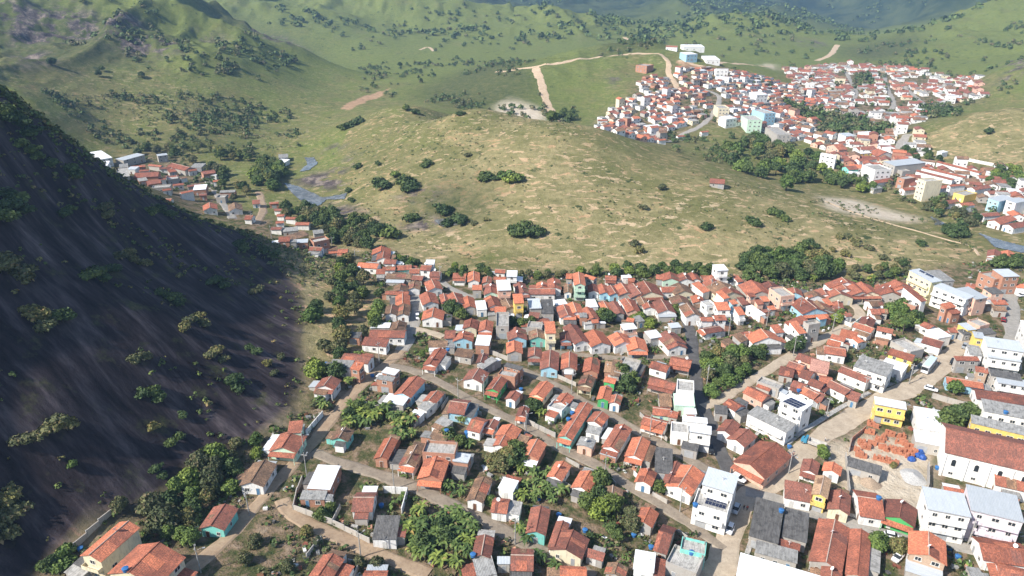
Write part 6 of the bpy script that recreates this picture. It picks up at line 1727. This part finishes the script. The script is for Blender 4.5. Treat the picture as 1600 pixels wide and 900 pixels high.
# ------------------------------------------------------------------ street poles
pm = MB().tube([(0, 0, -.6), (0, 0, 8.2)], [.17, .10], 8).mesh('pole', [M_CONC]); am = MB().box(-.9, .9, -.06, .06, 7.3, 7.45).mesh('cross_arm', [M_CONC])
lm = MB().tube([(0, 0, 6.3), (0, -.8, 6.75), (0, -1.5, 6.8)], .035, 5).box(-.12, .12, -2.0, -1.4, 6.74, 6.86).mesh('lamp_arm', [M_STEEL]); im = MB().tube([(0, 0, 7.45), (0, 0, 7.62)], [.05, .035], 6).mesh('insulator', [M_WHITE])
tm_ = MB().tube([(.32, 0, 5.9), (.32, 0, 6.8)], .22, 10).mesh('transformer', [M_STEEL]); PL = []
for i, (x, y) in enumerate(PX('314,895 390,806 564,871 480,746 805,851 616,765 716,625 756,619 822,677 893,615 476,711 593,567 1015,683 1104,603 1239,557 1300,519 1197,511 1248,493 1348,621 1512,851 688,441 556,415 520,394 425,377 394,351 1110,461 1138,525 945,745 1062,800 1290,655 1232,740 1420,600')):
    w = hit(x, y); o = empty('utility_pole', (w[0], w[1], w[2]), random.uniform(0, 3.14)); put('pole', pm, o); put('cross_arm', am, o); put('lamp_arm', lm, o)
    for q in (-.75, 0.35, .75): put('insulator', im, o, (q, 0, 0))
    if i % 6 == 1: put('transformer', tm_, o)
    o['category'] = 'utility pole'; o['group'] = 'concrete street poles'; PL.append((o, 'concrete utility pole with street lamp' + (' and transformer' if i % 6 == 1 else ''), near_mark(x, y), x, y))
unique_labels(PL, None)

# ------------------------------------------------------------------ vehicles
M_TYRE = plain('tyre', (0.02, 0.02, 0.02), .9); M_RIM = plain('rim', (0.4, 0.4, 0.41), .4, .5); M_LAMP = plain('lamp_lens', (0.7, 0.68, 0.6), .2); M_TAIL = plain('tail_lens', (0.35, 0.03, 0.03), .3)
wh = MB().tube([(0, -.1, 0), (0, .1, 0)], .31, 14).mesh('tyre', [M_TYRE]); ri = MB().tube([(0, -.112, 0), (0, .112, 0)], .18, 10).mesh('rim', [M_RIM])
def loft(mb, secs, m=0):
    """secs: list of (x, [(y,z)...]) closed outlines of equal count"""
    k = len(secs[0][1]); vs = [(x, y, z) for x, s_ in secs for y, z in s_]
    fs = [(i * k + q, i * k + (q + 1) % k, (i + 1) * k + (q + 1) % k, (i + 1) * k + q) for i in range(len(secs) - 1) for q in range(k)] + [tuple(range(k)), tuple(range((len(secs) - 1) * k, len(secs) * k))[::-1]]
    mb.add(vs, fs, m)
def wheels(o, xs, y, r=1.0):
    for x in xs:
        for s_ in (-1, 1):
            w_ = put('wheel', wh, o, (x, s_ * y, .31 * r)); w_.scale = (r, 1, r); put('rim', ri, w_)
def pose(a, b):
    A, B_ = hit(*a), hit(*b); m_ = (A + B_) / 2; dz = B_[2] - A[2]; dl = np.linalg.norm((B_ - A)[:2])
    return (m_[0], m_[1], gz(m_[0], m_[1]) + .16), math.atan2(A[1] - B_[1], A[0] - B_[0])
PAINT = {'white': plain('paint_car_white', (0.75, 0.75, 0.76), .3, var=.02), 'silver': plain('paint_car_silver', (0.42, 0.44, 0.46), .3, .4, .02), 'black': plain('paint_car_black', (0.02, 0.02, 0.022), .25, var=.02), 'red': plain('paint_car_red', (0.3, 0.03, 0.03), .3, var=.02), 'blue': plain('paint_truck_blue', (0.05, 0.22, 0.34), .4, var=.05)}
def car(front, rear, col, label, tall=0.0, pick=False):
    loc, rz = pose(PX(front)[0], PX(rear)[0]); o = empty('parked_car', loc, rz); P = PAINT[col]; b = MB()
    def sec(x, w, z0, z1): return (x, [(-w, z0), (w, z0), (w * 1.02, (z0 + z1) / 2), (w * .94, z1), (-w * .94, z1), (-w * 1.02, (z0 + z1) / 2)])
    loft(b, [sec(-2.05, .72, .42, .82), sec(-1.95, .82, .3, .92), sec(-.9, .85, .26, .96), sec(.8, .85, .26, .95), sec(1.75, .82, .3, .84), sec(2.05, .7, .42, .68)]); b.build('body', [P], o, True)
    h = 1.46 + tall; c = MB(); x0, x1 = (-.35, 1.0) if pick else (-1.75, 1.0)
    def cs(x, w, wt, z1): return (x, [(-w, .9), (w, .9), (wt, z1), (-wt, z1)])
    loft(c, [cs(x0, .78, .74, .95), cs(x0 + .3, .78, .6, h - .04), cs(.25, .78, .6, h), cs(x1, .78, .7, .95)]); c.build('windows', [M_GLASS], o)
    r_ = MB(); r_.box(x0 + .28, .3, -.58, .58, h - .02, h + .03); r_.build('roof', [P], o)
    if pick: MB().box(-1.95, -.45, -.7, .7, .90, .95).build('load_bed', [M_DARK], o)
    for s_ in (-1, 1):
        MB().box(1.98, 2.06, s_ * .58 - .14, s_ * .58 + .14, .58, .7).build('headlight', [M_LAMP], o); MB().box(-2.05, -1.98, s_ * .62 - .1, s_ * .62 + .1, .66, .84).build('tail_light', [M_TAIL], o)
        MB().box(.45, .62, s_ * .95 - .07, s_ * .95 + .07, .95, 1.07).build('mirror', [P], o)
    wheels(o, (-1.25, 1.3), .74); tag(o, label, 'car', 'parked cars'); return o
car('653,501', '652,494', 'white', 'white hatchback driving on the lane above the track', 0, False)
car('1161,754', '1146,746', 'white', 'white station wagon parked by the pink corner wall', .15)
car('1147,804', '1152,793', 'silver', 'silver hatchback beside the solar-panelled white block')
car('1138,836', '1143,823', 'white', 'white hatchback parked lower on the sandy street corner')
car('1404,843', '1384,838', 'white', 'white car in front of the green-walled house')
car('1461,612', '1447,608', 'white', 'white car by the grey yard wall of the sandy street'); car('1505,547', '1508,540', 'silver', 'silver car below the small yellow building')
car('1590,464', '1600,463', 'white', 'white car at the top of the cement street'); car('1583,458', '1590,457', 'silver', 'silver car beside the white car atop the cement street')
car('1112,712', '1109,700', 'black', 'black car parked on the asphalt lane bend'); car('1399,877', '1405,871', 'white', 'white pickup in the dirt yard behind the bushes', 0, True); car('1486,573', '1490,563', 'black', 'black car parked across from the bus')
car('1568,497', '1567,506', 'red', 'dark red car on the cement street edge')
# bus
loc, rz = pose((1441, 587), (1458, 567)); bus = empty('bus', loc, rz); P = PAINT['white']; b = MB(); L2 = 5.0
loft(b, [(x, [(-w, z0), (w, z0), (w, z1 - .25), (w - .18, z1), (-w + .18, z1), (-w, z1 - .25)]) for x, w, z0, z1 in ((-L2, 1.15, .55, 2.9), (-L2 + .2, 1.22, .4, 3.0), (L2 - .35, 1.22, .4, 3.02), (L2, 1.12, .5, 2.8))]); b.build('body', [P], bus, True)
MB().box(-L2 + .3, L2 - .5, -1.0, 1.0, 3.0, 3.05).build('roof', [plain('bus_roof', (0.45, 0.62, 0.68), .5, var=.04)], bus)
for s_ in (-1, 1):
    for q in range(7): MB().box(-4.3 + q * 1.22, -3.25 + q * 1.22, s_ * 1.225 - .02, s_ * 1.225 + .02, 1.7, 2.5).build('window', [M_GLASS], bus)
    MB().box(-L2 + .2, L2 - .5, s_ * 1.228 - .015, s_ * 1.228 + .015, 1.0, 1.3).build('stripe', [PAINT['blue']], bus); MB().box(L2 - .05, L2 + .05, s_ * .8 - .15, s_ * .8 + .15, .75, .95).build('headlight', [M_LAMP], bus)
MB().box(L2 - .12, L2 + .03, -1.0, 1.0, 1.5, 2.55).build('windscreen', [M_GLASS], bus); MB().box(2.2, 3.0, -1.26, -1.2, .5, 2.5).build('door', [M_GLASS], bus); wheels(bus, (-3.0, 3.3), 1.08, 1.5); tag(bus, 'white and pale blue bus parked along the sandy street', 'bus')
# tipper truck
loc, rz = pose((1259, 692), (1281, 701)); tk = empty('tipper_truck', loc, rz); b = MB()
loft(b, [(x, [(-w, .55), (w, .55), (w, z1), (-w, z1)]) for x, w, z1 in ((1.7, 1.05, 2.2), (2.3, 1.08, 2.3), (2.7, 1.05, 1.6), (3.4, .95, 1.45))]); b.build('cab', [PAINT['blue']], tk)
MB().box(2.42, 2.6, -.95, .95, 1.62, 2.1).build('windscreen', [M_GLASS], tk); MB().box(-3.4, 3.2, -.45, .45, .5, .75).build('chassis', [M_DARK], tk); gm = plain('tipper_bed', (0.45, 0.43, 0.4), .7)
b = MB(); b.box(-3.5, 1.4, -1.15, 1.15, .85, .95); b.box(-3.5, 1.4, -1.15, -1.07, .95, 1.75); b.box(-3.5, 1.4, 1.07, 1.15, .95, 1.75); b.box(1.32, 1.4, -1.07, 1.07, .95, 1.95); b.box(-3.5, -3.42, -1.07, 1.07, .95, 1.7); b.build('tipper_bed', [gm], tk)
for s_ in (-1, 1): MB().box(3.36, 3.44, s_ * .65 - .13, s_ * .65 + .13, .85, 1.05).build('headlight', [M_LAMP], tk)
wheels(tk, (-2.2, 2.6), .95, 1.45); tag(tk, 'blue-cabbed tipper truck with grey bed at the sandy junction', 'truck')

# ------------------------------------------------------------------ people
def person(px, py, rz, shirt, trousers, label):
    m_, nt, b = nmat('clothed_body', .85); tc = N(nt, 'ShaderNodeTexCoord'); sx = N(nt, 'ShaderNodeSeparateXYZ'); nt.links.new(tc.outputs['Object'], sx.inputs[0])
    mr = N(nt, 'ShaderNodeMapRange'); mr.inputs['From Max'].default_value = 1.8; nt.links.new(sx.outputs['Z'], mr.inputs[0])
    c = ramp(nt, [(0, (.04, .03, .02)), (.05, trousers), (.52, shirt), (.80, (.32, .18, .11)), (.945, (.02, .015, .012))], mr.outputs[0]); c.node.color_ramp.interpolation = 'CONSTANT'; nt.links.new(c, b.inputs['Base Color'])
    V = [(0, 0, .95), (0, 0, 1.2), (0, 0, 1.42), (0, 0, 1.52), (0, .02, 1.63), (0, .02, 1.74), (.19, 0, 1.40), (.25, .02, 1.12), (.26, .10, .88), (.27, .14, .79), (-.19, 0, 1.40), (-.25, -.03, 1.12), (-.26, .02, .88), (-.27, .05, .79),
         (.10, 0, .90), (.11, .10, .50), (.11, .02, .09), (.11, .15, .04), (-.10, 0, .90), (-.11, -.04, .50), (-.11, -.20, .10), (-.11, -.08, .04)]
    E = [(0, 1), (1, 2), (2, 3), (3, 4), (4, 5), (2, 6), (6, 7), (7, 8), (8, 9), (2, 10), (10, 11), (11, 12), (12, 13), (0, 14), (14, 15), (15, 16), (16, 17), (0, 18), (18, 19), (19, 20), (20, 21)]
    rad = [.15, .14, .15, .06, .095, .085, .075, .052, .04, .035, .075, .052, .04, .035, .10, .072, .05, .04, .10, .072, .05, .04]
    me = bpy.data.meshes.new('person'); me.from_pydata(V, E, []); me.materials.append(m_); w = hit(px, py); o = put('person', me, None, (w[0], w[1], w[2] + .13), rz)
    md = o.modifiers.new('skin', 'SKIN'); sv = me.skin_vertices[0].data if me.skin_vertices else None
    if sv is None:
        import bmesh
        bm = bmesh.new(); bm.from_mesh(me); bm.verts.layers.skin.verify(); bm.to_mesh(me); bm.free(); sv = me.skin_vertices[0].data
    for q, r_ in zip(sv, rad): q.radius = (r_, r_); q.use_root = False
    sv[0].use_root = True; o.modifiers.new('smooth', 'SUBSURF').levels = 1; o.modifiers['smooth'].render_levels = 1; tag(o, label, 'person')
person(1162, 797, .3, (.03, .03, .035), (.04, .05, .09), 'person in dark clothes walking up the sandy street'); person(1167, 798, -.2, (.35, .08, .07), (.03, .03, .04), 'person in a red shirt beside the darker walker')
person(1289, 690, 1.2, (.5, .48, .45), (.06, .07, .12), 'person in a pale shirt crossing the sandy junction'); person(1466, 570, .8, (.3, .05, .04), (.04, .04, .05), 'person in red standing behind the bus')

# ------------------------------------------------------------------ brickyard: stacks, heaps and covered goods
M_STK = brick_wall('stacked_brick', (0.50, 0.215, 0.125), (0.36, 0.14, 0.085), (0.30, 0.11, 0.06)); M_TARP = plain('blue_tarp', (0.03, 0.09, 0.32), .5, var=.25, scale=3)
BS = []
for i, p in enumerate(PX('1360,664 1368,668 1354,676 1362,678 1380,686 1390,680 1408,684 1404,692 1412,694 1346,694 1362,694 1342,712 1348,714 1378,700 1384,704 1392,702 1398,706 1404,708 1410,706 1416,708 1420,714 1428,708 1432,712 1370,718 1384,721 1397,726 1374,690 1352,700 1338,704 1420,700')):
    w = hit(*p); b = MB(); rr = random.Random(i); nx, ny = rr.randint(3, 5), rr.randint(2, 3)
    for a in range(nx):
        for c_ in range(ny):
            hh = rr.choice((.5, .9, 1.2, 1.5, 1.7)); b.box(a * .5 - nx * .25 + rr.uniform(-.03, .03), a * .5 - nx * .25 + .47, c_ * .55 - ny * .27, c_ * .55 - ny * .27 + .52, -.3, hh)
    for q in range(rr.randint(2, 6)): x, y = rr.uniform(-1.6, 1.6), rr.uniform(-1.4, 1.4); b.box(x, x + .3, y, y + .2, -.2, .18)
    o = b.build('brick_stack', [M_STK], None, False, (w[0], w[1], w[2] + .05), R(-14) + rr.uniform(-.2, .2)); o['category'] = 'brick stack'; o['group'] = 'stacks of new bricks'; BS.append((o, 'uneven stack of new orange bricks', 'the sandy brickyard', *p))
unique_labels(BS, None)
for i, p in enumerate(PX('1434,713 1441,716 1424,719 1437,708')):
    w = hit(*p); rr = random.Random(i + 50); b = MB(); n_ = 10; vs = [(0, 0, 1.25)]
    for r_, z in ((.7, 1.15), (1.1, .6), (1.25, -.3)):
        for k in range(n_): a = 2 * math.pi * k / n_; q = rr.uniform(.85, 1.12); vs.append((r_ * q * math.cos(a), r_ * q * math.sin(a) * .8, z * rr.uniform(.85, 1.1)))
    b.add(vs, [(0, 1 + k, 1 + (k + 1) % n_) for k in range(n_)] + [(1 + j * n_ + k, 1 + (j + 1) * n_ + k, 1 + (j + 1) * n_ + (k + 1) % n_, 1 + j * n_ + (k + 1) % n_) for j in range(2) for k in range(n_)])
    o = b.build('tarp_covered_pile', [M_TARP], None, False, (w[0], w[1], w[2])); tag(o, 'blue tarpaulin pile at the right end of the brickyard, ' + ['middle', 'rightmost', 'leftmost', 'topmost'][i], 'tarp pile', 'blue tarpaulin piles')
def heap(px, r_, h, col, label, s):
    w = hit(*PX(px)[0]); n_ = 26; m_ = 9; vs = []; 
    for j in range(m_):
        for k in range(n_):
            a = 2 * math.pi * k / n_; t = j / (m_ - 1); rr = r_ * t; x, y = rr * math.cos(a), rr * math.sin(a); z = h * (1 - t) ** 1.15 * (1 + .5 * float(fbm(np.array([x / 1.5 + s]), np.array([y / 1.5]), 3, s)[0])) - .15 * t; vs.append((x * (1 + .2 * math.sin(a * 2 + s)), y, z))
    b = MB(); b.add(vs, [(j * n_ + k, j * n_ + (k + 1) % n_, (j + 1) * n_ + (k + 1) % n_, (j + 1) * n_ + k) for j in range(m_ - 1) for k in range(n_)]); o = b.build('heap', [plain('heap_material', col, .95, var=.2, scale=4)], None, False, (w[0], w[1], w[2] + .05)); tag(o, label, 'heap')
heap('1358,754', 3.0, 1.7, (0.33, 0.25, 0.18), 'brown sand heap in the middle of the sandy yard', 3); heap('1425,745', 4.2, 1.3, (0.44, 0.43, 0.41), 'pale grey gravel heap by the yard wall', 5); heap('1338,748', 2.0, 1.0, (0.42, 0.34, 0.25), 'small tan sand heap behind the long grey shed', 7)
# ------------------------------------------------------------------ odds and ends lying in the yards
cm_ = MB(); CMATS = [M_CONC, WALL['k'], ROOF['r'], WALL['w'], M_CONC, ROOF['k'], M_WOOD, ROOF['g'], ROOF['b']]; k = 0
for q in range(len(gx)):
    if k > 1300: break
    x, y = gx[q] + random.uniform(-1, 1), gy[q] + random.uniform(-1, 1)
    if random.random() < .5 or house_hit(x, y, .3) or near_road(x, y, .3): continue
    k += 1; z = gz(x, y); s1, s2, s3 = random.uniform(.2, .9), random.uniform(.2, .7), random.uniform(.1, .7); a = random.uniform(0, 3.1); c_, s_ = math.cos(a), math.sin(a); mi = random.randrange(9); t = random.uniform(-.2, .2)
    vs = [(x + u * s1 * c_ - v * s2 * s_, y + u * s1 * s_ + v * s2 * c_, z - .1 + w_ * (s3 + .1) + u * t * w_) for w_ in (0, 1) for u, v in ((-1, -1), (1, -1), (1, 1), (-1, 1))]
    cm_.add(vs, [(4, 5, 6, 7), (0, 1, 5, 4), (1, 2, 6, 5), (2, 3, 7, 6), (3, 0, 4, 7)], mi)
tag(cm_.build('yard_debris', CMATS), 'scraps of blocks, boards and sheeting lying in the yards', None, kind='stuff')
unique_labels(LBL, None)
for it in LBL: it[0]['group'] = {'house': 'single-storey houses', 'townhouse': 'taller town houses', 'shed': 'sheds and outbuildings', 'warehouse': 'large roofed halls', 'apartment building': 'apartment buildings'}[it[0]['category']]
unique_labels(VLBL, None)
for it in VLBL: it[0]['group'] = {'tree': 'broadleaf trees', 'small tree': 'small garden trees', 'bush': 'bushes on rock and pasture', 'banana plant': 'banana clumps', 'palm tree': 'palms', 'bamboo': 'bamboo clumps'}[it[0]['category']]
print('COUNTS', NT, len(BLD), sum(1 for i in LBL if i[0]['category'] == 'house'), len(FARXY))
# ------------------------------------------------------------------ haze
hz = MB().box(-7600, 7600, -400, 7400, float(GZ.min()) - 6, max(float(GZ.max()), 130) + 60)
hm = bpy.data.materials.new('haze_air'); hm.use_nodes = True; hn = hm.node_tree
hn.nodes.remove(hn.nodes['Principled BSDF']); pv = hn.nodes.new('ShaderNodeVolumePrincipled')
pv.inputs['Color'].default_value = (0.38, 0.63, 1.0, 1); pv.inputs['Density'].default_value = 0.000125; pv.inputs['Anisotropy'].default_value = 0.1
hn.links.new(pv.outputs[0], hn.nodes['Material Output'].inputs['Volume'])
tag(hz.build('haze', [hm]), 'thin bluish haze over the far hills', None, kind='stuff')
